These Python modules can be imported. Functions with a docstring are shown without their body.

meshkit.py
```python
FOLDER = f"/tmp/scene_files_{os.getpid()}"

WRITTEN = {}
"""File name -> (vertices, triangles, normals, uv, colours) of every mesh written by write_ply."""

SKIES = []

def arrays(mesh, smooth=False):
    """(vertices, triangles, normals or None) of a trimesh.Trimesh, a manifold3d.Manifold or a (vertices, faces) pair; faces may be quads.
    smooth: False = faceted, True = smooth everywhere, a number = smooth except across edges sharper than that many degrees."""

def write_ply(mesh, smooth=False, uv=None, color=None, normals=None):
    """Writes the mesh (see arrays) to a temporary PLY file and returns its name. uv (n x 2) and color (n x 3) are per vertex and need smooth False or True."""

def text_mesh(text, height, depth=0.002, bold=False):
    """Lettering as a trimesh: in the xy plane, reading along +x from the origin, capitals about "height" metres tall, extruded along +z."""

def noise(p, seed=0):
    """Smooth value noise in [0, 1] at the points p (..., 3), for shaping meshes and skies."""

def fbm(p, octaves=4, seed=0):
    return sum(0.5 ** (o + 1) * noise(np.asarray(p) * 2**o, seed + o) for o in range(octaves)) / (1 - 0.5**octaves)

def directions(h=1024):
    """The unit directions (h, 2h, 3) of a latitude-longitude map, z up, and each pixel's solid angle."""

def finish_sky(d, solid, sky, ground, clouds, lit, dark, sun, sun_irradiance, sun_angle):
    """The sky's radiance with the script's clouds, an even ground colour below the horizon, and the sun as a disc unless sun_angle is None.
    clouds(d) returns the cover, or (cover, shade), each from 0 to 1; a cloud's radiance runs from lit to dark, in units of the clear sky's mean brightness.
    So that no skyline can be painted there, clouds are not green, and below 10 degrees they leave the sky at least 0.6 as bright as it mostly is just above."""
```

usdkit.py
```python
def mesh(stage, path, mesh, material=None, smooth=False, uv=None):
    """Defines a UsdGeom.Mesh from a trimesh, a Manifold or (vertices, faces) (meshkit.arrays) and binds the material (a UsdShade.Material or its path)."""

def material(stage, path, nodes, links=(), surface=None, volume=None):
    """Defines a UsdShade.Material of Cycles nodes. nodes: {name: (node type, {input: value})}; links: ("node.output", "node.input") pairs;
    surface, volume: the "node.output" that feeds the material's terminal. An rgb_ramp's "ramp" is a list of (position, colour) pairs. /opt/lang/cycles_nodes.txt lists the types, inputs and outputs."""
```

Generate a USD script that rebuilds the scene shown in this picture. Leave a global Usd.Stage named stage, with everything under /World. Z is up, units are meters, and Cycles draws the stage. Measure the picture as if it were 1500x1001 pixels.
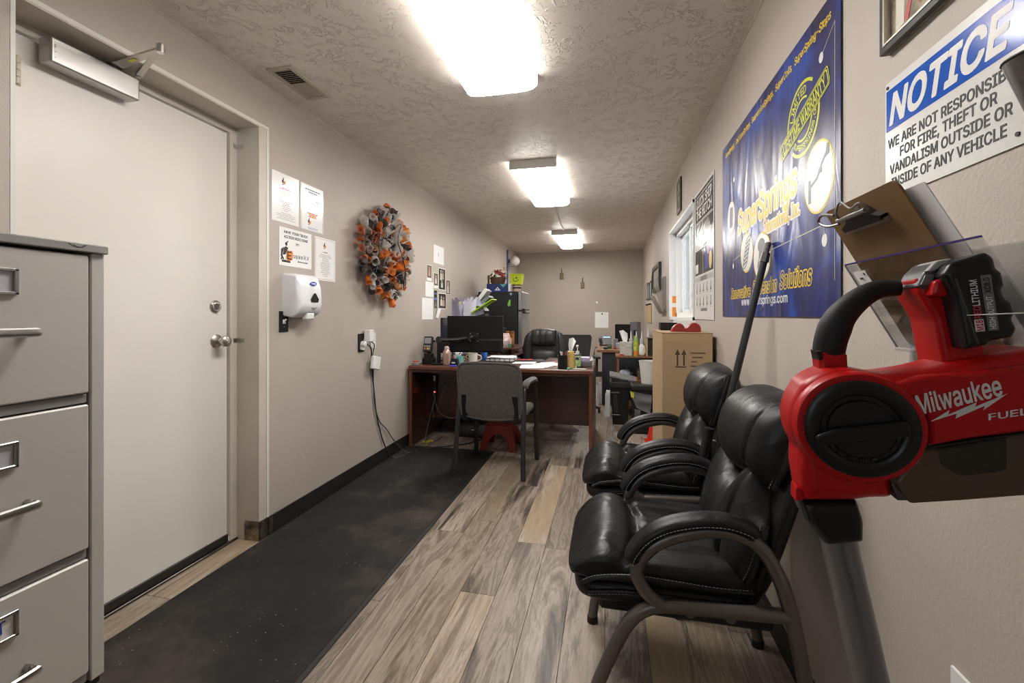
import math, random
import numpy as np, trimesh, usdkit, meshkit
from pxr import Usd, UsdGeom, UsdLux, UsdShade, Gf, Sdf, Vt
from shapely.geometry import Polygon, Point, LineString, box as sbox
from shapely import affinity
from shapely.ops import unary_union

random.seed(7); RNG = np.random.default_rng(7)
stage = Usd.Stage.CreateInMemory()
UsdGeom.SetStageUpAxis(stage, UsdGeom.Tokens.z); UsdGeom.SetStageMetersPerUnit(stage, 1.0)
UsdGeom.Xform.Define(stage, '/World'); UsdGeom.Scope.Define(stage, '/World/Looks')

# ---------------- camera, sky, lights, exposure ----------------
EYE, YAW = 1.2, 12.51
EXPOSURE = 2.12
LAMP = 7.0
cam = UsdGeom.Camera.Define(stage, '/World/camera')
cam.CreateFocalLengthAttr(15.36); cam.CreateHorizontalApertureAttr(36.0); cam.CreateVerticalApertureAttr(36.0 * 1001 / 1500)
cam.CreateVerticalApertureOffsetAttr(-0.924); cam.CreateHorizontalApertureOffsetAttr(0.0)
cam.CreateClippingRangeAttr(Gf.Vec2f(0.02, 100)); cam.CreateExposureAttr(EXPOSURE)
UsdGeom.Xformable(cam).AddTranslateOp().Set(Gf.Vec3d(0, 0, EYE))
UsdGeom.Xformable(cam).AddRotateXYZOp().Set(Gf.Vec3f(90, 0, YAW))
dome = UsdLux.DomeLight.Define(stage, '/World/daylight'); dome.CreateIntensityAttr(0.55); dome.CreateColorAttr(Gf.Vec3f(0.90, 0.95, 1.0))

# ---------------- helpers: objects ----------------
COUNT = {}
def numbered(parent, name):
    k = COUNT.get((parent, name), 0); COUNT[(parent, name)] = k + 1
    return f'{parent}/{name}' if k == 0 else f'{parent}/{name}_{k:03d}'
def setdata(prim, **kw):
    for k, v in kw.items():
        if v: prim.SetCustomDataByKey(k, v)
def bake(mesh, loc):
    v, f = np.array(mesh.vertices, float), np.array(mesh.faces)
    return trimesh.Trimesh(v - np.asarray(loc, float), f, process=False)
class Thing:
    def __init__(self, name, label=None, cat=None, loc=(0, 0, 0), rz=0.0, group=None, kind=None, local=False, path=None):
        self.path = path or numbered('/World', name); self.loc, self.rz, self.local = loc, rz, local
        x = UsdGeom.Xform.Define(stage, self.path); x.AddTranslateOp().Set(Gf.Vec3d(*map(float, loc))); x.AddRotateZOp().Set(float(rz))
        self.prim = x.GetPrim(); setdata(self.prim, label=label, category=cat, group=group, kind=kind)
        self.was = dict(label=label, cat=cat, group=group); self.name = name
    def part(self, name, mesh, mat, label=None, smooth=35, parent=None, kind=None):
        p = numbered(parent or self.path, name)
        m = usdkit.mesh(stage, p, mesh if self.local else bake(mesh, self.loc), mat, smooth=smooth)
        setdata(m.GetPrim(), label=label, kind=kind)
        return p
def dup(t, loc, rz, label):
    r = Thing(t.name, label, t.was['cat'], loc, rz, t.was['group'])
    r.prim.GetReferences().AddInternalReference(Sdf.Path(t.path)); r.prim.SetInstanceable(True)
    return r
def single(name, mesh, mat, label, cat, group=None, smooth=35, kind=None):
    b = mesh.bounds; loc = ((b[0][0] + b[1][0]) / 2, (b[0][1] + b[1][1]) / 2, b[0][2])
    p = numbered('/World', name)
    m = usdkit.mesh(stage, p, bake(mesh, loc), mat, smooth=smooth); m.AddTranslateOp().Set(Gf.Vec3d(*map(float, loc)))
    setdata(m.GetPrim(), label=label, category=cat, group=group, kind=kind)
    return p
# ---------------- helpers: shapes ----------------
cat_ = lambda *m: trimesh.util.concatenate([x for x in m])
def bx(x0, x1, y0, y1, z0, z1, b=0.0):
    x0, x1 = min(x0, x1), max(x0, x1); y0, y1 = min(y0, y1), max(y0, y1); z0, z1 = min(z0, z1), max(z0, z1)
    b = min(b, (x1 - x0) * .49, (y1 - y0) * .49, (z1 - z0) * .49)
    if b <= 0:
        m = trimesh.creation.box((x1 - x0, y1 - y0, z1 - z0)); m.apply_translation(((x0 + x1) / 2, (y0 + y1) / 2, (z0 + z1) / 2)); return m
    pts = []
    for i in (0, 1):
        for j in (0, 1):
            for k in (0, 1):
                x, y, z = (x1, x0)[i], (y1, y0)[j], (z1, z0)[k]; sx, sy, sz = (-b, b)[i], (-b, b)[j], (-b, b)[k]
                pts += [(x, y + sy, z + sz), (x + sx, y, z + sz), (x + sx, y + sy, z)]
    return trimesh.Trimesh(pts).convex_hull
def hullp(pts): return trimesh.Trimesh(np.array(pts, float)).convex_hull
def rbox(x0, x1, y0, y1, z0, z1, r, n=3):
    """box with all edges rounded"""
    s = trimesh.creation.uv_sphere(r, [4 * n, 4 * n]).vertices if False else trimesh.creation.icosphere(2, r).vertices
    pts = [s + np.array(c) for c in [(x, y, z) for x in (x0 + r, x1 - r) for y in (y0 + r, y1 - r) for z in (z0 + r, z1 - r)]]
    return trimesh.Trimesh(np.vstack(pts)).convex_hull
def frame_of(d):
    d = np.asarray(d, float); d = d / np.linalg.norm(d)
    a = np.array([0, 0, 1.0]) if abs(d[2]) < .9 else np.array([1.0, 0, 0])
    u = np.cross(a, d); u /= np.linalg.norm(u); return u, np.cross(d, u), d
def cyl(p0, p1, r, r2=None, n=18):
    p0, p1 = np.asarray(p0, float), np.asarray(p1, float); r2 = r if r2 is None else r2
    u, v, d = frame_of(p1 - p0); t = np.arange(n) * 2 * math.pi / n
    ring = np.outer(np.cos(t), u) + np.outer(np.sin(t), v)
    V = np.vstack([p0 + ring * r, p1 + ring * r2, [p0], [p1]]); F = []
    for i in range(n):
        j = (i + 1) % n; F += [(i, j, n + j), (i, n + j, n + i), (2 * n, j, i), (2 * n + 1, n + i, n + j)]
    return trimesh.Trimesh(V, F, process=False)
def spline(pts, k=6, closed=False):
    P = np.array(pts, float); n = len(P); out = []
    g = (lambda i: P[i % n]) if closed else (lambda i: P[min(max(i, 0), n - 1)])
    for i in range(n if closed else n - 1):
        p0, p1, p2, p3 = g(i - 1), g(i), g(i + 1), g(i + 2)
        for t in np.arange(k) / k:
            out.append(.5 * ((2 * p1) + (-p0 + p2) * t + (2 * p0 - 5 * p1 + 4 * p2 - p3) * t * t + (-p0 + 3 * p1 - 3 * p2 + p3) * t ** 3))
    if not closed: out.append(P[-1])
    return np.array(out)
def tube(path, r, n=8, closed=False, flat=None, up=None):
    """sweeps a circle (or an ellipse: flat = second radius, up = direction of the first) along a path"""
    P = np.array(path, float); N = len(P); rr = np.broadcast_to(np.asarray(r, float), (N,))
    T = np.gradient(P, axis=0) if not closed else np.roll(P, -1, 0) - np.roll(P, 1, 0)
    T /= np.maximum(np.linalg.norm(T, axis=1, keepdims=True), 1e-12)
    u = frame_of(T[0])[0]; V = []; t = np.arange(n) * 2 * math.pi / n
    for i in range(N):
        if up is not None: u = np.asarray(up, float)
        u = u - T[i] * np.dot(u, T[i]); u /= np.linalg.norm(u); w = np.cross(T[i], u)
        V.append(P[i] + rr[i] * np.outer(np.cos(t), u) + (rr[i] if flat is None else flat * rr[i] / rr.max()) * np.outer(np.sin(t), w))
    V = np.vstack(V); F = []
    for i in range(N if closed else N - 1):
        a, b = i * n, ((i + 1) % N) * n
        for j in range(n):
            k = (j + 1) % n; F += [(a + j, a + k, b + k), (a + j, b + k, b + j)]
    if not closed:
        V = np.vstack([V, P[:1], P[-1:]]); c0, c1, e = N * n, N * n + 1, (N - 1) * n
        for j in range(n): k = (j + 1) % n; F += [(c0, k, j), (c1, e + j, e + k)]
    return trimesh.Trimesh(V, F, process=False)
def lathe(prof, c=(0, 0, 0), n=24, axis='z'):
    prof = [(max(r, 0.0), z) for r, z in prof]; t = np.arange(n) * 2 * math.pi / n; V = []; F = []
    for r, z in prof: V.append(np.stack([r * np.cos(t), r * np.sin(t), np.full(n, z)], 1))
    V = np.vstack(V)
    for i in range(len(prof) - 1):
        a, b = i * n, (i + 1) * n
        for j in range(n): k = (j + 1) % n; F += [(a + j, a + k, b + k), (a + j, b + k, b + j)]
    m = trimesh.Trimesh(V, F, process=False)
    if axis == 'x': m = xf(m, [[0, 0, 1], [1, 0, 0], [0, 1, 0]])
    if axis == 'y': m = xf(m, [[0, 1, 0], [0, 0, 1], [1, 0, 0]])
    m.apply_translation(c); return m
def xf(m, R=None, t=(0, 0, 0)):
    v = np.array(m.vertices, float)
    if R is not None: v = v @ np.array(R, float).T
    f = np.array(m.faces)
    if R is not None and np.linalg.det(np.array(R, float)) < 0: f = f[:, ::-1]
    return trimesh.Trimesh(v + np.array(t, float), f, process=False)
def rot(ax, deg):
    a = math.radians(deg); c, s = math.cos(a), math.sin(a)
    return np.array({'x': [[1, 0, 0], [0, c, -s], [0, s, c]], 'y': [[c, 0, s], [0, 1, 0], [-s, 0, c]], 'z': [[c, -s, 0], [s, c, 0], [0, 0, 1]]}[ax])
def prism(poly, d, R=None, t=(0, 0, 0)):
    if not hasattr(poly, 'geom_type'): poly = Polygon(poly).buffer(0)
    gs = getattr(poly, 'geoms', [poly])
    return xf(cat_(*[trimesh.creation.extrude_polygon(g, d, engine='earcut') for g in gs if g.area > 0]), R, t)
LW = np.array([[0, 0, 1], [1, 0, 0], [0, 1, 0]])            # drawings on a wall that faces +x
RW = np.array([[0, 0, -1], [-1, 0, 0], [0, 1, 0]])          # drawings on a wall that faces -x
FW = np.array([[1, 0, 0], [0, 0, -1], [0, 1, 0]])           # drawings on a face towards -y
UPW = np.eye(3)                                             # drawings on a face towards +z
def rrect(w, h, r, x=0, y=0): return sbox(x + r, y + r, x + w - r, y + h - r).buffer(r, quad_segs=4)
def txt(s, h, w=None, bold=True, slant=0.0, depth=.0006, cx=None, x=0, y=0):
    m = meshkit.text_mesh(s, h, depth, bold); v = np.array(m.vertices)
    v[:, 0] -= v[:, 0].min()
    if w: v[:, 0] *= w / v[:, 0].max()
    if cx is not None: v[:, 0] += cx - v[:, 0].max() / 2
    v[:, 0] += slant * v[:, 1] + x; v[:, 1] += y
    return trimesh.Trimesh(v, m.faces, process=False)
def bars(rows, depth=.0005):
    """lines of print too small to read: (x, y, w, h)"""
    return cat_(*[bx(x, x + w, y, y + h, 0, depth) for x, y, w, h in rows])
def ell(w, h, n=32, x=0, y=0): return affinity.translate(affinity.scale(Point(0, 0).buffer(1, quad_segs=n // 4), w, h), x, y)
def pillow(y0, y1, bottom, top, depth, pu=2.6, pv=2.6, nu=36, nv=28, crease=(), wr=0.0, seed=0, front=1.0, back=.35, cdepth=.5, lean=0.0, ws=9.0, xo=0.0, rnd=0.0):
    """stuffed cushion in the plane x = 0, swelling towards -x by front and +x by back; top and bottom are functions of u in -1..1"""
    us = np.sin(np.linspace(-1, 1, nu) * math.pi / 2) ; vs = np.sin(np.linspace(-1, 1, nv) * math.pi / 2)
    U, Vv = np.meshgrid(us, vs, indexing='ij')
    Uq, Vq = U * np.sqrt(1 - rnd * Vv ** 2), Vv * np.sqrt(1 - rnd * U ** 2)
    zb = np.array([bottom(u) for u in us])[:, None]; zt = np.array([top(u) for u in us])[:, None]
    Z = zb + (zt - zb) * (Vq + 1) / 2; Y = (y0 + y1) / 2 + (y1 - y0) / 2 * Uq
    T = np.clip(1 - np.abs(U) ** pu, 0, 1) ** .5 * np.clip(1 - np.abs(Vv) ** pv, 0, 1) ** .5
    for c, w in crease: T = T * (1 - cdepth * np.exp(-((U - c) / w) ** 2))
    Pn = np.stack([Y * ws, Z * ws * .55, np.full_like(Y, seed * 3.1)], -1)
    Nz = (meshkit.fbm(Pn, 3, seed) - .5) * wr
    Xf = -depth * front * T - Nz * (T > 0.02) * np.minimum(T * 3, 1) - lean * (Z - zb.min()) + xo
    Xb = depth * back * T - lean * (Z - zb.min()) + xo
    A = np.stack([Xf, Y, Z], -1).reshape(-1, 3); B = np.stack([Xb, Y, Z], -1).reshape(-1, 3); F = []
    o = nu * nv
    for i in range(nu - 1):
        for j in range(nv - 1):
            a, b, c, d = i * nv + j, (i + 1) * nv + j, (i + 1) * nv + j + 1, i * nv + j + 1
            F += [(a, d, c), (a, c, b), (o + a, o + b, o + c), (o + a, o + c, o + d)]
    m = trimesh.Trimesh(np.vstack([A, B]), F, process=False); m.merge_vertices(); m.update_faces(m.nondegenerate_faces()); return m
def pillow_rim(y0, y1, bottom, top, lean=0.0, xo=0.0, rnd=0.0, zmin=None, u0=-1, u1=1, v0=-1, v1=1, n=24, part='all'):
    """points on the seam of pillow(): all round, or one side ('l', 'r', 't', 'b')"""
    t = np.linspace(-1, 1, n); seg = {'b': [(q, -1) for q in t], 'r': [(1, q) for q in t], 't': [(q, 1) for q in t[::-1]], 'l': [(-1, q) for q in t[::-1]]}
    uv = seg['b'][:-1] + seg['r'][:-1] + seg['t'][:-1] + seg['l'][:-1] if part == 'all' else seg[part]
    zm = min(bottom(q) for q in np.sin(np.linspace(-1, 1, 36) * math.pi / 2)) if zmin is None else zmin; out = []
    for u, v in uv:
        uq, vq = u * math.sqrt(1 - rnd * v * v), v * math.sqrt(1 - rnd * u * u); z = bottom(u) + (top(u) - bottom(u)) * (vq + 1) / 2
        out.append((-lean * (z - zm) + xo, (y0 + y1) / 2 + (y1 - y0) / 2 * uq, z))
    return out
def sellip(c, a, nxy=5.0, nz=2.6, nu=84, nv=40, wr=0.0, seed=0, ws=9.0, warp=None):
    """chunky cushion: a superellipsoid, wrinkled along its normals; warp(V) bends it"""
    th = np.linspace(0, 2 * math.pi, nu, endpoint=False); ph = np.linspace(-math.pi / 2, math.pi / 2, nv)
    sp = lambda x, p: np.sign(x) * np.abs(x) ** p
    T, Pp = np.meshgrid(th, ph, indexing='ij'); q = np.abs(np.cos(Pp)) ** (2 / nz)
    V = np.stack([sp(np.cos(T), 2 / nxy) * q, sp(np.sin(T), 2 / nxy) * q, sp(np.sin(Pp), 2 / nz)], -1).reshape(-1, 3)
    N = V / np.maximum(np.linalg.norm(V, axis=1, keepdims=True), 1e-9); V = V * np.array(a)
    if wr: V = V + N * ((meshkit.fbm(V * ws + seed * 5.3, 3, seed) - .5) * wr)[:, None]
    if warp is not None: V = warp(V)
    F = []
    for i in range(nu):
        k = (i + 1) % nu
        for j in range(nv - 1): p, r = i * nv + j, k * nv + j; F += [(p, r, r + 1), (p, r + 1, p + 1)]
    m = trimesh.Trimesh(V + np.array(c), F, process=False); m.merge_vertices(); m.update_faces(m.nondegenerate_faces()); return m
# ---------------- helpers: materials ----------------
MATS = {}
def M(name, col, rough=.5, metal=0., spec=.5, var=None, bump=None, coat=0., trans=0., emit=None, obj=False, sheen=0., alpha=None):
    """var = (scale xyz, colour 2, detail); bump = (scale, strength, distance)"""
    if name in MATS: return MATS[name]
    n = {'p': ('principled_bsdf', dict(base_color=col, roughness=rough, metallic=metal, specular_ior_level=spec, coat_weight=coat, transmission_weight=trans, sheen_weight=sheen))}; l = []
    if alpha is not None: n['p'][1]['alpha'] = alpha
    if emit: n['p'][1].update(emission_color=emit[0], emission_strength=emit[1])
    if var or bump:
        n['co'] = ('texture_coordinate', {}) if obj else ('geometry', {}); src = 'co.object' if obj else 'co.position'
    if var:
        n['mp'] = ('mapping', dict(scale=var[0])); n['no'] = ('noise_texture', dict(scale=1.0, detail=var[2] if len(var) > 2 else 4.0, roughness=.6))
        n['ra'] = ('rgb_ramp', dict(ramp=[(.36, col), (.64, var[1])]))
        l += [(src, 'mp.vector'), ('mp.vector', 'no.vector'), ('no.fac', 'ra.fac'), ('ra.color', 'p.base_color')]
    if bump:
        n['bn'] = ('noise_texture', dict(scale=bump[0], detail=3.0)); n['bu'] = ('bump', dict(strength=bump[1], distance=bump[2]))
        l += [(src, 'bn.vector'), ('bn.fac', 'bu.height'), ('bu.normal', 'p.normal')]
    MATS[name] = usdkit.material(stage, f'/World/Looks/{name}', n, l, surface='p.BSDF'); return MATS[name]
def glassy(name, tint, mixf=.1, rough=.03):
    n = {'t': ('transparent_bsdf', dict(color=tint)), 'g': ('glossy_bsdf', dict(color=(1, 1, 1), roughness=rough)), 'f': ('layer_weight', dict(blend=.35)), 'mr': ('map_range', dict(from_min=.0, from_max=1.0, to_min=.03, to_max=.45, clamp=True)), 'm': ('mix_closure', {})}
    l = [('f.facing', 'mr.value'), ('mr.result', 'm.fac'), ('t.BSDF', 'm.closure1'), ('g.BSDF', 'm.closure2')]
    if name not in MATS: MATS[name] = usdkit.material(stage, f'/World/Looks/{name}', n, l, surface='m.closure')
    return MATS[name]
def srgb(r, g, b): return tuple(((c / 255) / 12.92 if c / 255 < .04045 else ((c / 255 + .055) / 1.055) ** 2.4) for c in (r, g, b))

black_plastic = M('black_plastic', (.008, .008, .0085), .42, spec=.35)
dark_plastic = M('dark_plastic', (.022, .022, .024), .5, spec=.35)
white_plastic = M('white_plastic', (.75, .75, .74), .35)
white_paint = M('white_paint', (.68, .66, .62), .45)
chrome = M('chrome', (.62, .61, .59), .22, 1.0)
satin = M('satin_nickel', (.5, .47, .43), .3, 1.0)
paper = M('paper', (.78, .78, .77), .6)
gloss_paper = M('laminated_paper', (.78, .78, .77), .16)
ink = M('ink', (.03, .03, .032), .6)
grey_ink = M('grey_ink', (.22, .22, .22), .6)
red_ink = M('red_ink', (.45, .06, .04), .6)
orange_ink = M('orange_ink', (.72, .22, .03), .6)
blue_ink = M('blue_ink', (.03, .07, .45), .5)
yellow_ink = M('yellow_ink', (.75, .66, .08), .5)
# ---------------- the setting ----------------
L, R, YB, YF, CZ = -1.81, .60, 8.67, -1.7, 2.45
DX = -1.96                                   # plane of the door
def wallmat(name, c1, c2, bs=130.0):
    n = {'g': ('geometry', {}), 'n1': ('noise_texture', dict(scale=bs, detail=2.0)), 'n2': ('noise_texture', dict(scale=1.3, detail=4.0)),
         'r': ('rgb_ramp', dict(ramp=[(.35, c1), (.65, c2)])), 'b': ('bump', dict(strength=.35, distance=.0025)), 'p': ('principled_bsdf', dict(roughness=.5, specular_ior_level=.4))}
    return usdkit.material(stage, f'/World/Looks/{name}', n, [('g.position', 'n1.vector'), ('g.position', 'n2.vector'), ('n1.fac', 'b.height'), ('b.normal', 'p.normal'), ('n2.fac', 'r.fac'), ('r.color', 'p.base_color')], surface='p.BSDF')
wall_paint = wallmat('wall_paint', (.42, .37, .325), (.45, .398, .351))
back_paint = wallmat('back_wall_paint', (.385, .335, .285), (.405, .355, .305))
def knockdown():
    n = {'g': ('geometry', {}), 'w': ('noise_texture', dict(scale=9.0, detail=2.0)), 'mx': ('vector_math', dict(math_type='multiply_add', vector2=(.09, .09, 0))),
         'v': ('noise_texture', dict(scale=32.0, detail=1.5, distortion=.9)), 'ab': ('math', dict(math_type='subtract', value2=.5)), 'a2': ('math', dict(math_type='absolute')),
         'mr': ('map_range', dict(from_min=.0, from_max=.045, to_min=1.0, to_max=0.0, clamp=True)),
         'k': ('noise_texture', dict(scale=14.0, detail=1.0)), 'kr': ('map_range', dict(from_min=.45, from_max=.56, clamp=True)),
         'mu': ('math', dict(math_type='multiply')), 'f': ('noise_texture', dict(scale=70.0, detail=2.0)), 'fs': ('math', dict(math_type='multiply_add', value2=.25)),
         'b': ('bump', dict(strength=.85, distance=.0062)), 'p': ('principled_bsdf', dict(base_color=(.78, .715, .655), roughness=.42, specular_ior_level=.45))}
    l = [('g.position', 'w.vector'), ('w.color', 'mx.vector1'), ('g.position', 'mx.vector3'), ('mx.vector', 'v.vector'), ('v.fac', 'ab.value1'), ('ab.value', 'a2.value1'), ('a2.value', 'mr.value'),
         ('g.position', 'k.vector'), ('k.fac', 'kr.value'), ('kr.result', 'mu.value1'), ('mr.result', 'mu.value2'), ('g.position', 'f.vector'), ('f.fac', 'fs.value1'), ('mu.value', 'fs.value3'), ('fs.value', 'b.height'), ('b.normal', 'p.normal')]
    return usdkit.material(stage, '/World/Looks/knockdown_ceiling', n, l, surface='p.BSDF')
ceiling_mat = knockdown()
def struct(name, mesh, mat, smooth=False):
    m = usdkit.mesh(stage, f'/World/{name}', mesh, mat, smooth=smooth); setdata(m.GetPrim(), kind='structure'); return f'/World/{name}'
struct('ceiling', bx(-2.1, .9, YF - .1, YB + .1, CZ, CZ + .1), ceiling_mat)
D0, D1, DT = .990, 2.034, 2.21               # door opening in the left wall
struct('wall_left', cat_(bx(-2.05, L, YF, D0, 0, CZ), bx(-2.05, L, D1, YB, 0, CZ), bx(-2.05, L, D0, D1, DT, CZ)), wall_paint)
W0, W1, WZ0, WZ1 = 3.33, 4.61, 1.155, 2.03   # window opening in the right wall
JOG = 6.38
struct('wall_right', cat_(bx(R, .78, YF, W0, 0, CZ), bx(R, .78, W1, JOG - .05, 0, CZ), bx(R, .78, W0, W1, 0, WZ0), bx(R, .78, W0, W1, WZ1, CZ),
       hullp([(R, JOG - .05, z) for z in (0, CZ)] + [(.63, JOG + .06, z) for z in (0, CZ)] + [(.78, y, z) for y in (JOG - .05, JOG + .06) for z in (0, CZ)]), bx(.63, .78, JOG + .06, YB, 0, CZ)), wall_paint)
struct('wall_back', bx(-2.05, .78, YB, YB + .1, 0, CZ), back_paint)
struct('wall_front', cat_(bx(-2.05, -1.5, YF - .1, YF, 0, CZ), bx(-.7, .78, YF - .1, YF, 0, CZ), bx(-1.5, -.7, YF - .1, YF, 0, 1.15), bx(-1.5, -.7, YF - .1, YF, 2.1, CZ)), wall_paint)
# floor of vinyl planks
def plankmat(name, dark, mid, light, tan, tanpos):
    n = {'g': ('geometry', {}), 'o': ('object_info', {}), 'om': ('math', dict(math_type='multiply', value2=37.0)), 'cx': ('combine_xyz', {}), 'ad': ('vector_math', dict(math_type='add')),
         'mp': ('mapping', dict(scale=(7.0, .85, 1.0))), 'n1': ('noise_texture', dict(scale=1.0, detail=8.0, roughness=.70, distortion=.75)), 'r': ('rgb_ramp', dict(ramp=[(.35, dark), (.43, mid), (.49, light), (.54, mid), (.60, light), (.67, dark)])),
         'mp2': ('mapping', dict(scale=(5.0, .8, 1.0))), 'n2': ('noise_texture', dict(scale=1.0, detail=3.0, distortion=.6)), 'r2': ('map_range', dict(from_min=tanpos, from_max=tanpos + .14, clamp=True)), 'mix': ('mix', dict(color2=tan)),
         'mp3': ('mapping', dict(scale=(60.0, 5.0, 1.0))), 'n3': ('noise_texture', dict(scale=1.0, detail=5.0, roughness=.7)), 'r3': ('rgb_ramp', dict(ramp=[(.3, (.84, .84, .84)), (.62, (1.08, 1.08, 1.08))])), 'mul': ('mix', dict(mix_type='multiply', fac=1.0)),
         'tf': ('map_range', dict(from_min=0, from_max=1, to_min=.80, to_max=1.12)), 'hs': ('hsv', {}), 'b': ('bump', dict(strength=.12, distance=.001)), 'p': ('principled_bsdf', dict(roughness=.42, specular_ior_level=.4))}
    l = [('o.random', 'om.value1'), ('om.value', 'cx.x'), ('om.value', 'cx.y'), ('g.position', 'ad.vector1'), ('cx.vector', 'ad.vector2'), ('ad.vector', 'mp.vector'), ('ad.vector', 'mp2.vector'), ('ad.vector', 'mp3.vector'),
         ('mp.vector', 'n1.vector'), ('mp2.vector', 'n2.vector'), ('mp3.vector', 'n3.vector'), ('n1.fac', 'r.fac'), ('r.color', 'mix.color1'), ('n2.fac', 'r2.value'), ('r2.result', 'mix.fac'), ('mix.color', 'mul.color1'),
         ('n3.fac', 'r3.fac'), ('r3.color', 'mul.color2'), ('o.random', 'tf.value'), ('tf.result', 'hs.value'), ('mul.color', 'hs.color'), ('hs.color', 'p.base_color'), ('n3.fac', 'b.height'), ('b.normal', 'p.normal')]
    return usdkit.material(stage, f'/World/Looks/{name}', n, l, surface='p.BSDF')
planks = [plankmat('plank_grey', (.046, .033, .024), (.19, .147, .113), (.37, .31, .255), (.29, .22, .15), .55),
          plankmat('plank_dark', (.038, .027, .02), (.145, .11, .085), (.29, .24, .195), (.24, .18, .125), .60),
          plankmat('plank_tan', (.065, .046, .031), (.22, .168, .122), (.385, .32, .255), (.32, .24, .16), .48)]
fl = Thing('floor', kind='structure', loc=(0, 0, 0))
fl.part('underlay', bx(-2.05, .78, YF, YB, -.06, -.004), M('underlay', (.02, .018, .016), .9), smooth=False)
PW, PL, rp = .1535, 1.22, random.Random(3)
x = R - .001
k = 0
while x > L - .001:
    xa = max(x - PW, L); y = -.35 - rp.random() * PL
    while y < YB:
        ya, yb = max(y, -.35), min(y + PL, YB)
        if yb > -.3 and yb - ya > .01: fl.part('plank', bx(xa + .0007, x - .0007, ya + .0007, yb - .0007, -.004, 0, .0006), rp.choice(planks), smooth=False)
        y += PL
    x -= PW; k += 1
for a, b, c, d in ((-1.97, L - .001, D0, D0 + .5), (-1.97, L - .001, D0 + .5, D1)): fl.part('plank', bx(a, b, c + .001, d - .001, -.004, 0, .0006), planks[2], smooth=False)
# baseboards: black rubber cove base
rubber = M('rubber_base', (.014, .013, .013), .5)
struct('baseboard_left', bx(L, L + .006, D1 + .002, YB, 0, .105, .002), rubber)
struct('baseboard_right', bx(R - .006, R, YF, JOG - .05, 0, .105, .002), rubber)
struct('baseboard_back', bx(L, .63, YB - .006, YB, 0, .105, .002), rubber)
struct('trim_1', cat_(bx(L - .0003, L + .0015, D1 - .012, D1 + .004, .1, DT + .012), bx(L - .0003, L + .0015, D0 - .006, .996, 0, DT + .012), bx(L - .0003, L + .0015, .996, D1 - .012, DT - .004, DT + .012)), white_paint)   # painted corner bead round the door recess
caulk = M('caulk_line', (.62, .57, .51), .6)
struct('trim_2', bx(L, L + .004, YF, YB, CZ - .004, CZ), caulk)
struct('trim_3', bx(R - .004, R, YF, JOG, CZ - .004, CZ), caulk)
# door
door_paint = M('door_paint', (.74, .71, .665), .38, var=((1.2, 1.2, 1.2), (.71, .68, .63)))
jamb_paint = M('jamb_paint', (.56, .52, .46), .45, var=((3, 3, 3), (.50, .45, .385)), bump=(30, .3, .003))
dr = Thing('door_1', kind='structure', loc=(DX, 1.5, 0))
dr.part('door_panel', bx(DX - .045, DX, 1.068, 1.918, .03, 2.158, .002), door_paint)
dr.part('door_frame', cat_(bx(DX - .06, L - .0005, D0 + .0002, .996, 0, DT - .0002), bx(DX - .06, DX + .012, .996, 1.062, 0, 2.1629), bx(DX - .06, DX + .012, 1.924, 1.9695, 0, 2.1629), bx(DX - .06, DX + .012, .996, 1.9705, 2.163, 2.1995), bx(DX - .06, L - .0005, 1.97, D1 - .0002, .0, DT - .0002), bx(DX - .06, L - .0005, .996, 1.97, 2.2, DT - .0002)), jamb_paint)
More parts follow.
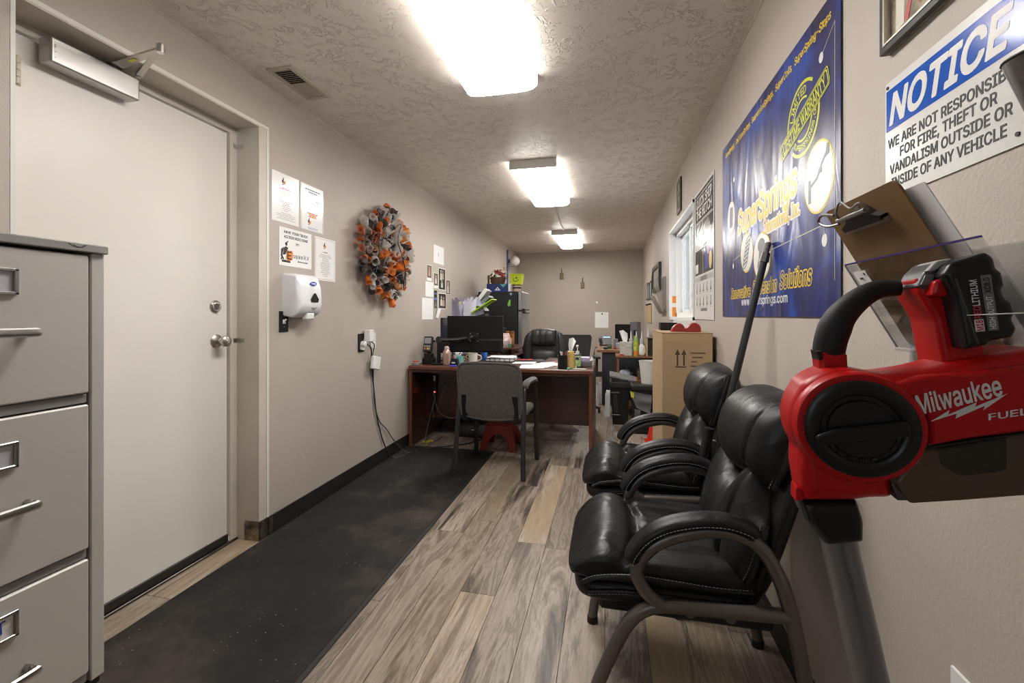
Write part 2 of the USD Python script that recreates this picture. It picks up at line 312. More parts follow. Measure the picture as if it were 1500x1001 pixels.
dr.part('threshold', cat_(bx(DX - .05, DX + .02, 1.062, 1.97, 0, .012, .003)), M('threshold_metal', (.12, .11, .10), .4, 1.0))
dr.part('door_sweep', bx(DX - .002, DX + .008, 1.068, 1.918, .012, .05, .002), rubber)
for z in (1.98, 1.10, .28):
    h = dr.part('hinge', cat_(*[cyl((DX + .014, 1.074, z + q * .024), (DX + .014, 1.074, z + q * .024 + .0225), .0085, n=12) for q in range(4)], bx(DX - .001, DX + .004, 1.074, 1.092, z, z + .096, .001)), M('hinge_paint', (.56, .50, .40), .4))
knob = lathe([(0, 0), (.034, 0), (.034, .006), (.026, .012), (.012, .016), (.012, .034), (.022, .042), (.0285, .055), (.027, .068), (.018, .074), (.013, .075), (.0, .075)], (DX, 1.852, 1.068), 28, 'x')
kn = dr.part('door_knob', knob, satin)
dr.part('keyhole', cyl((DX + .0745, 1.852, 1.068), (DX + .0775, 1.852, 1.068), .008), chrome, parent=kn)
db = dr.part('deadbolt', lathe([(0, 0), (.031, 0), (.031, .006), (.024, .013), (.0, .014)], (DX, 1.846, 1.245), 28, 'x'), satin)
dr.part('thumb_turn', rbox(DX + .013, DX + .032, 1.842, 1.850, 1.228, 1.262, .003), chrome, parent=db)
galv = M('strike_metal', (.45, .44, .40), .35, 1.0)
for z, ya in ((1.055, 1.945), (2.09, 1.945)):
    dr.part('strike_plate', cat_(bx(DX + .012, DX + .014, ya, 1.9695, z, z + .022), bx(DX + .014, DX + .055, 1.967, 1.9695, z + .002, z + .020)), galv)
guard_metal = M('corner_guard_metal', (.42, .39, .34), .35, 1.0, var=((25, 25, 25), (.22, .17, .12)))
single('corner_guard', cat_(bx(DX + .06, L + .0036, 1.967, 1.9695, .002, .105), bx(L + .0018, L + .0036, 1.967, 2.03, .002, .105), *[cyl((L - .06, 1.9675, z), (L - .06, 1.9645, z), .006, n=10) for z in (.03, .075)], bx(L + .0062, L + .0078, 2.03, 2.06, .002, .105)), guard_metal,
       'bent metal corner guard screwed to the bottom of the door jamb', 'corner guard')
# window in the right wall: a white sliding window set in its reveal
wn = Thing('window_1', kind='structure', loc=(R, 3.97, WZ0))
vinyl = M('window_vinyl', (.74, .74, .73), .35)
wn.part('casing', cat_(bx(R - .012, R + .1, W0, W0 + .022, WZ0, WZ1), bx(R - .012, R + .1, W1 - .022, W1, WZ0, WZ1), bx(R - .012, R + .1, W0, W1, WZ1 - .022, WZ1), bx(R - .012, R + .1, W0, W1, WZ0, WZ0 + .03)), vinyl)
wn.part('window_frame', cat_(bx(R + .05, R + .14, W0 + .022, W0 + .06, WZ0 + .03, WZ1 - .022), bx(R + .05, R + .14, W1 - .06, W1 - .022, WZ0 + .03, WZ1 - .022), bx(R + .05, R + .14, W0, W1, WZ1 - .06, WZ1 - .022), bx(R + .05, R + .14, W0, W1, WZ0 + .03, WZ0 + .07)), vinyl)
pane = glassy('window_pane', (.50, .53, .54))
for y0, y1, xx in ((W0 + .06, 3.99, R + .085), (3.95, W1 - .06, R + .11)):
    s = wn.part('sash', cat_(bx(xx - .012, xx + .012, y0, y0 + .035, WZ0 + .07, WZ1 - .06, .003), bx(xx - .012, xx + .012, y1 - .035, y1, WZ0 + .07, WZ1 - .06, .003), bx(xx - .012, xx + .012, y0, y1, WZ0 + .07, WZ0 + .1, .003), bx(xx - .012, xx + .012, y0, y1, WZ1 - .09, WZ1 - .06, .003)), vinyl)
    wn.part('pane', bx(xx - .003, xx + .003, y0 + .03, y1 - .03, WZ0 + .095, WZ1 - .085), pane, parent=s)
w2 = Thing('window_2', kind='structure', loc=(-1.1, YF, 1.15))
w2.part('window_frame', cat_(bx(-1.5, -1.44, YF - .08, YF, 1.15, 2.1), bx(-.76, -.7, YF - .08, YF, 1.15, 2.1), bx(-1.44, -.76, YF - .08, YF, 1.15, 1.21), bx(-1.44, -.76, YF - .08, YF, 2.04, 2.1)), vinyl)
w2.part('pane', bx(-1.44, -.76, YF - .05, YF - .045, 1.21, 2.04), glassy('clear_pane', (.9, .93, .94)))
# ---------------- ceiling: fluorescent fixtures, conduit, vent ----------------
lens = M('lamp_lens', (.9, .9, .9), .4, emit=((1.0, .965, .915), LAMP))
lens_side = M('lamp_lens_side', (.85, .85, .83), .4, emit=((1.0, .965, .915), LAMP * .24))
def fixture(y0, y1, xc, label, w=.375):
    t = Thing('ceiling_light', label, 'ceiling light', (xc, (y0 + y1) / 2, CZ - .1), 0, 'fluorescent ceiling lights in a row')
    x0, x1 = xc - w / 2, xc + w / 2
    t.part('housing', cat_(bx(xc - .13, xc + .13, y0 + .01, y1 - .01, CZ - .05, CZ, .004)), white_paint)
    prof = [(-w / 2, -.022), (-w / 2 - .003, -.05), (-w / 2 + .004, -.068), (-w / 2 + .02, -.080), (-w / 2 + .06, -.087), (-.06, -.089), (0, -.0885), (.06, -.089), (w / 2 - .06, -.087), (w / 2 - .02, -.080), (w / 2 - .004, -.068), (w / 2 + .003, -.05), (w / 2, -.022)]
    RL = [[1, 0, 0], [0, 0, -1], [0, 1, 0]]
    t.part('lens', prism(prof[3:10] + [(w / 2 - .012, -.066), (-w / 2 + .012, -.066)], y1 - y0 - .02, RL, (xc, y1 - .01, CZ)), lens, smooth=25)
    for side in (prof[0:4] + [(-w / 2 + .012, -.066), (-w / 2 + .012, -.022)], prof[9:13] + [(w / 2 - .012, -.022), (w / 2 - .012, -.066)]):
        t.part('lens_side', prism(side, y1 - y0 - .02, RL, (xc, y1 - .01, CZ)), lens_side, smooth=25)
    for yy in (y0, y1 - .01):
        pe = [(-w / 2 - .004, -.0002), (w / 2 + .004, -.0002), (w / 2 + .006, -.05), (w / 2 + .002, -.068), (-w / 2 - .002, -.068), (-w / 2 - .006, -.05)]
        t.part('end_cap', prism(pe, .01, [[1, 0, 0], [0, 0, -1], [0, 1, 0]], (xc, yy + .01, CZ)), white_paint)
    return t
fixture(1.02, 2.24, -.552, 'wide fluorescent ceiling light closest to the door, cut by the top of the photo')
fixture(3.46, 4.67, -.60, 'fluorescent ceiling light in the middle of the three')
fixture(6.42, 7.72, -.64, 'smallest looking fluorescent ceiling light, by the back wall')
single('conduit', cat_(tube(spline([(-.60, 4.67, CZ - .008), (-.61, 5.2, CZ - .008), (-.645, 6.0, CZ - .008), (-.64, 6.43, CZ - .012)], 4), .008, 8)), white_paint, 'thin cable cover on the ceiling linking the two far lights', 'conduit')
vt = Thing('ceiling_vent', 'beige slotted air vent in the ceiling above the door', 'vent', (-1.63, 2.03, CZ - .01))
vent_paint = M('vent_paint', (.48, .42, .35), .5)
vt.part('vent_frame', cat_(bx(-1.70, -1.675, 1.89, 2.21, CZ - .009, CZ, .002), bx(-1.575, -1.55, 1.89, 2.21, CZ - .009, CZ, .002), bx(-1.675, -1.575, 1.89, 1.915, CZ - .009, CZ, .002), bx(-1.675, -1.575, 2.185, 2.21, CZ - .009, CZ, .002), bx(-1.675, -1.575, 2.044, 2.056, CZ - .009, CZ, .002)), vent_paint)
vt.part('vent_back', bx(-1.675, -1.575, 1.915, 2.185, CZ - .0015, CZ - .0005), M('vent_dark', (.05, .04, .03), .8))
for i in range(16):
    y = 1.924 + i * .0165
    if abs(y - 2.05) < .007: continue
    vt.part('slat', xf(bx(-.05, .05, -.0055, .0055, -.0008, .0008), rot('x', 35 if y < 2.05 else -35), (-1.625, y, CZ - .005)), vent_paint, smooth=False)
# mat
def matmat():
    n = {'g': ('geometry', {}), 'n1': ('noise_texture', dict(scale=1.5, detail=7.0, roughness=.68)), 'r': ('rgb_ramp', dict(ramp=[(.38, (.008, .0075, .008)), (.52, (.018, .0155, .014)), (.66, (.052, .043, .034)), (.8, (.1, .085, .068))])),
         'v': ('voronoi_texture', dict(scale=42.0)), 'vm': ('math', dict(math_type='less_than', value2=.085)), 'k': ('noise_texture', dict(scale=5.0, detail=2.0)), 'kr': ('map_range', dict(from_min=.52, from_max=.62, clamp=True)), 'mu': ('math', dict(math_type='multiply')),
         'mx': ('mix', dict(color2=(.36, .31, .24))), 'f': ('noise_texture', dict(scale=420.0, detail=2.0)), 'b': ('bump', dict(strength=.5, distance=.002)), 'p': ('principled_bsdf', dict(roughness=.75, specular_ior_level=.3))}
    l = [('g.position', 'n1.vector'), ('n1.fac', 'r.fac'), ('g.position', 'v.vector'), ('v.distance', 'vm.value1'), ('g.position', 'k.vector'), ('k.fac', 'kr.value'), ('kr.result', 'mu.value1'), ('vm.value', 'mu.value2'), ('r.color', 'mx.color1'), ('mu.value', 'mx.fac'), ('mx.color', 'p.base_color'),
         ('g.position', 'f.vector'), ('f.fac', 'b.height'), ('b.normal', 'p.normal')]
    return usdkit.material(stage, '/World/Looks/mat_pile', n, l, surface='p.BSDF')
mt = Thing('floor_mat', 'long black entrance mat with dusty marks along the left wall', 'mat', (-1.39, 1.5, 0))
mt.part('mat_pile', bx(L + .012, -.998, -.3, 3.70, .0005, .007, .002), matmat())
mt.part('mat_border', cat_(bx(-1.0, -.978, -.3, 3.70, .0005, .005, .002), bx(L + .012, -.978, 3.70, 3.72, .0005, .005, .002)), M('mat_edge', (.018, .017, .016), .55))
# ---------------- along the left wall ----------------
# filing cabinet on its stand
CX, CY0, CY1 = -1.072, .275, .738
cab_paint = M('cabinet_paint', (.52, .50, .47), .34, var=((1.5, 1.5, 1.5), (.495, .475, .445)))
single('cabinet_stand', cat_(bx(L + .02, CX - .03, CY0 + .02, CY1 - .02, .0, .418, .006), bx(L + .01, CX - .012, CY0, CY1, .40, .4205, .004)), black_plastic, 'low black stand carrying the grey filing cabinet', 'stand')
fc = Thing('filing_cabinet', 'grey metal filing cabinet with bar handles in front of the door', 'filing cabinet', (-1.43, .505, .421))
fc.part('cabinet_body', cat_(bx(L + .03, CX - .004, CY0, CY0 + .022, .421, 1.332), bx(L + .03, CX - .002, CY1 - .026, CY1, .421, 1.332, .002), bx(L + .03, L + .05, CY0 + .022, CY1 - .026, .421, 1.332), bx(L + .05, CX - .03, CY0 + .022, CY1 - .026, .421, .44),
        bx(L + .05, CX - .05, CY0 + .022, CY1 - .026, .44, 1.328)), cab_paint)
fc.part('cabinet_top', bx(L + .025, CX + .006, CY0 - .003, CY1 + .003, 1.332, 1.3495, .002), M('cabinet_top_paint', (.30, .295, .285), .35))
scr = [(0, 0), (.008, -.006), (.017, -.008), (.026, -.005), (.031, .0015)]
fc.part('scuff', cat_(*[tube([(CX + .0062, .668 + y, 1.346 + z * .8) for y, z in scr], .0006, 5), tube([(CX + .0062, .676 + y * .6, 1.3445 + z * .5) for y, z in scr], .0006, 5)]), ink)
hmetal = M('handle_metal', (.50, .49, .47), .28, 1.0); rail = M('drawer_rail', (.26, .255, .25), .4); card = M('label_card', (.52, .52, .56), .5)
for i, (z0, z1) in enumerate(((1.036, 1.326), (.708, 1.012), (.446, .686))):
    d = fc.part('drawer', bx(CX - .03, CX, CY0 + .03, CY1 - .03, z0, z1, .003), cab_paint)
    fc.part('drawer_rail', bx(CX - .03, CX - .006, CY0 + .03, CY1 - .03, z0 - .021, z0 - .002, .002), rail, parent=d)
    hz = (1.168, .845, .535)[i]; lz = (1.262, .943, .632)[i]
    hp = tube(spline([(CX, .425, hz), (CX + .024, .425, hz), (CX + .03, .44, hz), (CX + .03, .59, hz), (CX + .024, .605, hz), (CX, .605, hz)], 4), .0055, 8, flat=.0085, up=(1, 0, 0))
    fc.part('handle', hp, hmetal, parent=d)
    y0, y1, h = .435, .593, .0245
    fc.part('label_holder', cat_(bx(CX, CX + .006, y0, y1, lz + h - .006, lz + h, .0015), bx(CX, CX + .006, y0, y1, lz - h, lz - h + .006, .0015), bx(CX, CX + .006, y0, y0 + .007, lz - h, lz + h, .0015), bx(CX, CX + .006, y1 - .007, y1, lz - h, lz + h, .0015)), hmetal, parent=d)
    c = fc.part('label_card', bx(CX, CX + .0012, y0 + .006, y1 - .006, lz - h + .005, lz + h - .005), card if i < 2 else paper, parent=d)
    if i == 2: fc.part('card_ink', prism(unary_union([LineString([(.10, .0), (.118, .012), (.112, -.006), (.128, .010)]).buffer(.0012), LineString([(.135, -.008), (.134, .012)]).buffer(.0012), LineString([(.13, .012), (.14, .012)]).buffer(.0012)]), .0004, LW, (CX + .0012, y0, lz)), blue_ink, parent=d)
fc.part('side_catch', bx(-1.2, -1.15, CY1, CY1 + .004, .86, .99, .001), black_plastic)
# door closer
alu = M('closer_aluminium', (.50, .49, .48), .33, .85)
dc = Thing('door_closer', 'silver hydraulic door closer box at the top of the white door', 'door closer', (DX, 1.28, 2.08))
dc.part('closer_body', cat_(rbox(DX + .0125, -1.885, 1.13, 1.425, 2.08, 2.172, .008), bx(DX + .0003, DX + .02, 1.15, 1.40, 2.09, 2.155)), alu)
dc.part('closer_print', bars([(1.140, 2.142, .006, .004), (1.140, 2.134, .004, .005), (1.141, 2.118, .005, .004), (1.141, 2.098, .003, .003)]).apply_transform(np.vstack([np.hstack([LW, [[-1.8852], [0], [0]]]), [0, 0, 0, 1]])), grey_ink)
def flat_bar(p, q, w0, w1, th):
    p, q = np.array(p), np.array(q); d_ = (q - p) / np.linalg.norm(q - p); n_ = np.cross((0, 0, 1), d_)
    return hullp([r + n_ * sgn * w + np.array((0, 0, z)) for r, w in ((p, w0), (q, w1)) for sgn in (-1, 1) for z in (0, th)])
ka, kb, kt = (-1.915, 1.34, 2.176), (-1.90, 1.41, 2.176), (-1.615, 1.293, 2.178)
ar = dc.part('closer_arm', cat_(flat_bar(ka, kt, .024, .009, .007), cyl((-1.915, 1.34, 2.168), (-1.915, 1.34, 2.19), .017)), satin)
dc.part('forearm', cat_(flat_bar((-1.90, 1.43, 2.186), (kt[0], kt[1], 2.187), .011, .009, .006), cyl((-1.90, 1.43, 2.183), (-1.90, 1.43, 2.1985), .01)), satin)
dc.part('arm_knuckle', cat_(cyl((kt[0], kt[1], 2.168), (kt[0], kt[1], 2.197), .0135), cyl((kt[0], kt[1], 2.197), (kt[0], kt[1], 2.203), .0135, .006)), chrome, parent=ar)
dc.part('arm_sticker', flat_bar((-1.80, 1.322, 2.1755), (-1.76, 1.315, 2.1755), .007, .007, .0004), yellow_ink, parent=ar)
# papers on the wall
def emblem(x, y, s):
    """a small orange shield with a dark standing figure"""
    shield = Polygon([(0, .1), (.6, .1), (.62, .5), (.6, .62), (.0, .62)]).union(Polygon([(0, .12), (.3, -.12), (.6, .12)]))
    fig = unary_union([ell(.13, .13, 12, .05, 1.0), Polygon([(-.18, .1), (.0, .1), (.1, .6), (.2, .85), (-.05, .9), (-.25, .6)]).buffer(0), Polygon([(-.25, .15), (-.1, .1), (-.3, -.2), (-.1, -.22), (.25, -.22), (.2, -.12), (-.05, -.1)]).buffer(0), LineString([(.05, 1.12), (.2, 1.25)]).buffer(.05), LineString([(-.2, .7), (-.4, .3)]).buffer(.05)])
    fig = unary_union([q.buffer(.001) for q in getattr(fig, 'geoms', [fig])]).buffer(0)
    f = lambda g, dz: prism(affinity.translate(affinity.scale(g, s, s, origin=(0, 0)), x, y), dz)
    return f(shield, .0005), f(fig, .0007)
def wall_sheet(name, label, cat, y0, y1, z0, z1, mat, tilt=0, group=None, thick=.0012, gap=.0004):
    t = Thing(name, label, cat, (L, (y0 + y1) / 2, (z0 + z1) / 2), 0, group)
    w, h = y1 - y0, z1 - z0; Rt = LW @ rot('z', tilt); o = np.array((L + gap, y0, z0))
    t.put = lambda nm, m, mt, dz=0.0, **k: t.part(nm, xf(m, Rt, o + np.array((thick + dz, 0, 0))), mt, smooth=False, **k)
    nx = 6; g = [bx(i * w / nx, (i + 1) * w / nx, 0, h, 0, thick) for i in range(1)]
    t.part('sheet', xf(bx(0, w, 0, h, 0, thick), Rt, o), mat, smooth=False); t.w, t.h = w, h
    return t
def lines(x0, x1, y1, y0, n, c=True, seed=0, h=.0022):
    rr = random.Random(seed); out = []
    for i in range(n):
        y = y1 + (y0 - y1) * i / max(n - 1, 1); w = (x1 - x0) * rr.uniform(.35, 1.0); xa = (x0 + x1) / 2 - w / 2 if c else x0
        while w > 0:
            k = min(w, rr.uniform(.006, .02)); out.append((xa, y, k, h)); xa += k + .003; w -= k + .003
    return bars(out)
t = wall_sheet('notice_sheet', 'laminated notice with red and yellow print, upper left of the four by the door', 'notice', 2.058, 2.272, 1.726, 2.006, gloss_paper)
s, f = emblem(.085, .222, .028); t.put('emblem_shield', s, orange_ink); t.put('emblem_figure', f, ink)
t.put('red_print', cat_(lines(.03, .18, .196, .190, 2, seed=1, h=.0035), lines(.06, .16, .12, .07, 6, seed=2)), red_ink); t.put('yellow_print', lines(.05, .17, .176, .165, 2, seed=3, h=.004), yellow_ink); t.put('small_print', lines(.03, .19, .055, .02, 5, seed=4), grey_ink)
t = wall_sheet('notice_sheet', 'glossy laminated notice with an orange heading low down, upper right of the four', 'notice', 2.288, 2.5, 1.722, 2.003, gloss_paper)
s, f = emblem(.075, .045, .028); t.put('emblem_shield', s, orange_ink); t.put('emblem_figure', f, ink)
t.put('heading', lines(.03, .19, .25, .235, 2, seed=6, h=.008), grey_ink); t.put('orange_print', lines(.025, .19, .105, .085, 3, seed=7, h=.008), orange_ink); t.put('blue_print', lines(.02, .2, .02, .012, 2, seed=8), blue_ink); t.put('dark_print', cat_(lines(.13, .19, .19, .182, 2, seed=9, h=.006), bars([(.005, .003, .202, .001), (.005, .276, .202, .001), (.005, .003, .001, .274), (.206, .003, .001, .274)])), grey_ink)
t = wall_sheet('shop_sign', 'white paper sign about truck accessories with a big orange initial', 'sign', 2.113, 2.386, 1.484, 1.703, paper)
for k, (w_, yy) in enumerate((('HAVE YOUR TRUCK', .187), ('ACCESSORIES DONE', .160))): t.put('lettering', txt(w_, .015, .2, cx=.137, y=yy), ink)
t.put('lettering', txt('BY:', .013, .03, cx=.15, y=.128), ink)
sh = Polygon([(0, .012), (.028, 0), (.056, .012), (.06, .05), (.05, .066), (.03, .06), (.008, .068)])
t.put('emblem_shield', prism(sh, .0005, None, (.05, .028, 0)), orange_ink)
t.put('initial', txt('E', .044, .034, x=.062, y=.04, depth=.0008), ink)
fig = unary_union([ell(.009, .011, 12, .055, .126), Polygon([(.03, .06), (.05, .066), (.07, .105), (.05, .112), (.035, .1)]), LineString([(.03, .1), (.022, .06), (.016, .035)]).buffer(.004), Polygon([(.02, .02), (.09, .02), (.085, .03), (.045, .034), (.02, .032)]), LineString([(.06, .135), (.068, .142)]).buffer(.003), LineString([(.02, .09), (.018, .055), (.03, .04)]).buffer(.006)])
t.put('emblem_figure', prism(fig, .0006), ink)
t.put('lettering', txt('squire R.V', .024, .135, bold=False, x=.112, y=.052), ink); t.put('lettering', txt('Service Center', .009, .09, x=.148, y=.03), ink)
t = wall_sheet('notice_sheet', 'white notice with a thin border beside the truck sign, lower right of the four', 'notice', 2.418, 2.628, 1.424, 1.7, paper)
s, f = emblem(.095, .215, .026); t.put('emblem_shield', s, orange_ink); t.put('emblem_figure', f, ink)
t.put('border', bars([(.008, .008, .194, .0015), (.008, .266, .194, .0015), (.008, .008, .0015, .26), (.2, .008, .0015, .26)]), grey_ink); t.put('heading', lines(.07, .14, .183, .182, 1, seed=11, h=.004), ink)
t.put('small_print', lines(.03, .18, .168, .05, 15, seed=12), grey_ink); t.put('red_print', lines(.05, .16, .04, .03, 2, seed=13), red_ink)
tp = M('sticky_tape', (.72, .72, .70), .2)
# soap dispenser
dsp = Thing('soap_dispenser', 'white wall mounted hand sanitizer dispenser below the notices', 'dispenser', (L, 2.24, 1.17))
white_gloss = M('white_gloss_plastic', (.72, .72, .74), .22)
prof = [(L, 1.195), (L + .06, 1.185), (L + .105, 1.215), (L + .118, 1.27), (L + .112, 1.36), (L + .09, 1.425), (L + .07, 1.437), (L, 1.44)]
dsp.part('dispenser_body', (lambda p: hullp([(x, y, z) for x, z in p for y in (2.155, 2.325)] + [(L + (x - L) * .88, y, 1.31 + (z - 1.31) * .93) for x, z in p for y in (2.138, 2.342)]))(prof), white_gloss, smooth=50)
dsp.part('drip_nozzle', cat_(rbox(L + .065, L + .105, 2.215, 2.28, 1.174, 1.215, .01)), white_gloss)
face = lambda m, z, dx=.0: xf(m, LW, (L + .1185 + dx - abs(z - 1.29) * .12, 2.16, z))
dsp.part('logo_plate', face(prism(ell(.028, .012, 24, .10, 0), .004), 1.385, .002), blue_ink)
dsp.part('lettering', face(txt('PURELL', .009, .044, depth=.005, slant=.2, cx=.10, y=-.0045), 1.385, .002), paper)
dsp.part('sight_window', face(prism(Polygon([(.075, -.02), (.125, -.02), (.13, -.006), (.104, .026), (.096, .026), (.07, -.006)]).buffer(.003), .004), 1.3, .001), M('sight_window', (.02, .02, .02), .1))
dsp.part('small_print', face(bars([(.08, 0, .04, .002), (.085, -.006, .03, .002)], .003), 1.245, .003), grey_ink)
# switch and sockets
sw = Thing('light_switch', 'black light switch plate by the door jamb', 'light switch', (L, 2.146, 1.164))
sw.part('switch_plate', bx(L, L + .006, 2.111, 2.181, 1.105, 1.223, .002), black_plastic)
sw.part('toggle', cat_(hullp([(L + .006, y, z) for y in (2.141, 2.151) for z in (1.157, 1.173)] + [(L + .02, y, z) for y in (2.142, 2.150) for z in (1.172, 1.18)]), bx(L + .006, L + .0075, 2.135, 2.157, 1.152, 1.176)), white_plastic)
for z in (1.135, 1.193): sw.part('screw', cyl((L + .006, 2.146, z), (L + .0075, 2.146, z), .0035, n=10), satin)
so = Thing('wall_socket', 'black wall socket with a white adapter plugged in', 'wall socket', (L, 2.94, .99))
so.part('socket_plate', bx(L, L + .006, 2.902, 2.978, .925, 1.062, .002), black_plastic)
so.part('socket_face', cat_(rbox(L + .004, L + .009, 2.922, 2.958, .945, .985, .002)), white_plastic)
so2 = Thing('wall_socket', 'white double wall socket right of the black one', 'wall socket', (L, 3.11, 1.0))
so2.part('socket_plate', bx(L, L + .006, 3.072, 3.152, .94, 1.063, .002), M('old_white', (.66, .63, .57), .4))
for z in (.972, 1.03):
    f_ = so2.part('socket_face', rbox(L + .003, L + .008, 3.094, 3.13, z - .016, z + .016, .002), white_plastic)
    so2.part('slot', cat_(bx(L + .008, L + .0084, 3.103, 3.105, z - .002, z + .007), bx(L + .008, L + .0084, 3.117, 3.12, z - .002, z + .007), bx(L + .008, L + .0084, 3.109, 3.114, z - .011, z - .007)), ink, parent=f_)
ad = Thing('power_adapter', 'white upright power adapter in the black socket', 'adapter', (L, 2.99, 1.03))
ad.part('adapter_body', rbox(L + .009, L + .06, 2.968, 3.03, 1.0, 1.09, .006), white_plastic); ad.part('prong', bx(L + .006, L + .01, 2.965, 2.985, 1.005, 1.03), satin)
ad2 = Thing('power_plug', 'round white plug in the black wall socket with a long black cord', 'plug', (L, 2.945, .97))
ad2.part('plug_body', cat_(lathe([(0, 0), (.021, 0), (.024, .01), (.022, .03), (.012, .036), (0, .037)], (L + .009, 2.94, .985), 20, 'x'), rbox(L + .009, L + .03, 2.925, 2.955, .94, .97, .004)), white_plastic)
cordm = M('black_cord', (.012, .012, .012), .5)
c1 = spline([(L + .04, 2.955, .985), (L + .05, 3.0, .95), (L + .02, 3.06, .85), (L + .012, 3.09, .72), (L + .012, 3.12, .55), (L + .01, 3.15, .42), (L + .012, 3.19, .3), (L + .012, 3.26, .16), (L + .05, 3.32, .02), (L + .12, 3.42, .0125), (L + .2, 3.62, .0125), (L + .5, 3.85, .0065), (L + .62, 4.05, .0065)], 6)
c2 = spline([(L + .045, 3.01, 1.002), (L + .05, 3.05, .97), (L + .022, 3.075, .9), (L + .02, 3.085, .82), (L + .012, 3.1, .7), (L + .012, 3.12, .5), (L + .014, 3.19, .35), (L + .014, 3.3, .26), (L + .03, 3.42, .12), (L + .1, 3.5, .012), (L + .16, 3.55, .0125), (L + .19, 3.68, .0125), (L + .17, 3.75, .12), (L + .2, 3.83, .34), (L + .2, 3.9, .44)], 6)
ad2.part('cord', tube(c1, .0045, 8), cordm)
ad.part('cord', tube(c2, .0038, 8), M('grey_cord', (.05, .05, .05), .5))
tg = Thing('cord_tag', 'white square block taped on the hanging cords', 'cord tag', (L + .03, 3.07, .83))
tg.part('tag_block', xf(rbox(-.012, .012, -.055, .055, -.05, .05, .006), rot('x', -12), (L + .04, 3.085, .83)), white_plastic)
# wreath
wr = Thing('wreath', 'round wreath of orange, white and black deco mesh rolls on the left wall', 'wreath', (L, 3.22, 1.69))
def meshfab(name, col, tl):
    n = {'p': ('principled_bsdf', dict(base_color=col, roughness=.55, sheen_weight=.3)), 't': ('translucent_bsdf', dict(color=col)), 'm': ('mix_closure', dict(fac=.35)), 'tr': ('transparent_bsdf', {}), 'm2': ('mix_closure', dict(fac=tl))}
    return usdkit.material(stage, f'/World/Looks/{name}', n, [('p.BSDF', 'm.closure1'), ('t.BSDF', 'm.closure2'), ('m.closure', 'm2.closure1'), ('tr.BSDF', 'm2.closure2')], surface='m2.closure')
fabs = [meshfab('mesh_orange', (.75, .20, .015), .10), meshfab('mesh_white', (.66, .63, .59), .25), meshfab('mesh_black', (.03, .025, .024), .2), meshfab('mesh_orange_light', (.80, .30, .06), .2)]
rr = random.Random(11)
WC = np.array((L, 3.22, 1.69))
def roll(c, d, r, ln, twist):
    n, m = 14, 3; u, v, w = frame_of(d); V = []; F = []; turns = 1.25
    N = int(n * turns) + 1
    for j in range(m):
        for i in range(N):
            a = 2 * math.pi * i / n + twist; q = r * (.80 + .20 * j / (m - 1)) * (1 - .12 * i / N) * (1 + .05 * math.sin(3 * a + j))
            V.append(c + w * (ln * (j / (m - 1)) + .006 * math.sin(3 * a + twist) * (j == 2)) + q * (math.cos(a) * u + math.sin(a) * v))
    for j in range(m - 1):
        for i in range(N - 1):
            a, b = j * N + i, (j + 1) * N + i; F += [(a, a + 1, b + 1), (a, b + 1, b)]
    return trimesh.Trimesh(np.array(V), F, process=False)
wr.part('wreath_base', xf(trimesh.creation.torus(.19, .05, 28, 12), LW, WC + (.05, 0, 0)), M('wreath_base', (.10, .06, .035), .9))
for ring, cnt in ((.0, 3), (.075, 12), (.15, 24), (.22, 34), (.285, 40), (.325, 30)):
    for i in range(cnt):
        a = 2 * math.pi * (i + rr.random() * .7) / cnt; rad = ring + rr.uniform(-.022, .022)
        lift = .03 + .13 * math.sqrt(max(0, 1 - (rad / .37) ** 2)); out = max(0, rad - .05) * 3.2
        d = np.array((1.0 - out * .45, math.cos(a) * out + rr.uniform(-.6, .6) - .6, math.sin(a) * out + rr.uniform(-.55, .55)))
        c = WC + (lift * .55, math.cos(a) * rad, math.sin(a) * rad)
        wr.part('mesh_roll', roll(c, d, rr.uniform(.021, .036), rr.uniform(.06, .095), rr.random() * 6), rr.choices(fabs, (29, 42, 19, 10))[0], smooth=True)
for i in range(16):
    a = rr.random() * 6.28; rad = rr.uniform(.1, .31); c = WC + (rr.uniform(.12, .17), math.cos(a) * rad, math.sin(a) * rad); q = rr.uniform(.03, .055); tl = rr.uniform(-.9, .9)
    pts = [c + (q * .5 * math.sin(b + tl), q * math.cos(b), q * math.sin(b) * (1.3 if i % 3 else 1)) for b in np.linspace(0, rr.uniform(3.5, 6.0), 16)]
    wr.part('wire_curl', tube(pts, .0022, 5), black_plastic if i % 2 else grey_ink)
wr.part('cord_drape', tube(spline([WC + (.16, .04, .22), WC + (.17, -.02, .1), WC + (.17, .06, -.02), WC + (.17, .1, -.12), WC + (.15, .12, -.26), WC + (.14, .17, -.24), WC + (.16, .14, -.1)], 6), .0035, 6), black_plastic)
# photographs and sheets further along the wall
S = lambda a: a * 1.0526; Zs = lambda z: 1.2 + (z - 1.14) * 1.0526
photo_dark = M('photo_dark', (.05, .045, .042), .2); photo_mid = M('photo_brown', (.20, .14, .11), .2); skin = M('photo_skin', (.45, .27, .2), .3); pale = M('photo_pale', (.55, .52, .5), .3)
def snapshot(name, label, cat, y0, y1, z0, z1, bg, figs, border=.0):
    t = wall_sheet(name, label, cat, S(y0), S(y1), Zs(z0), Zs(z1), paper, group=None)
    if bg is not None:
        t.put('photo_print', bars([(border, border * (1 if name != 'instant_photo' else 5), t.w - 2 * border, t.h - border * (2 if name != 'instant_photo' else 6))]), bg)
        for i, (x, y, w, h, m) in enumerate(figs): t.put('printed_figure', prism(unary_union([Polygon([(-.5, 0), (.5, 0), (.38, .62), (-.38, .62)]), ell(.22, .16, 12, 0, .8)]).buffer(0), .0004, np.diag((w * t.w, h * t.h, 1)), (x * t.w, y * t.h, .0005)), m)
    return t
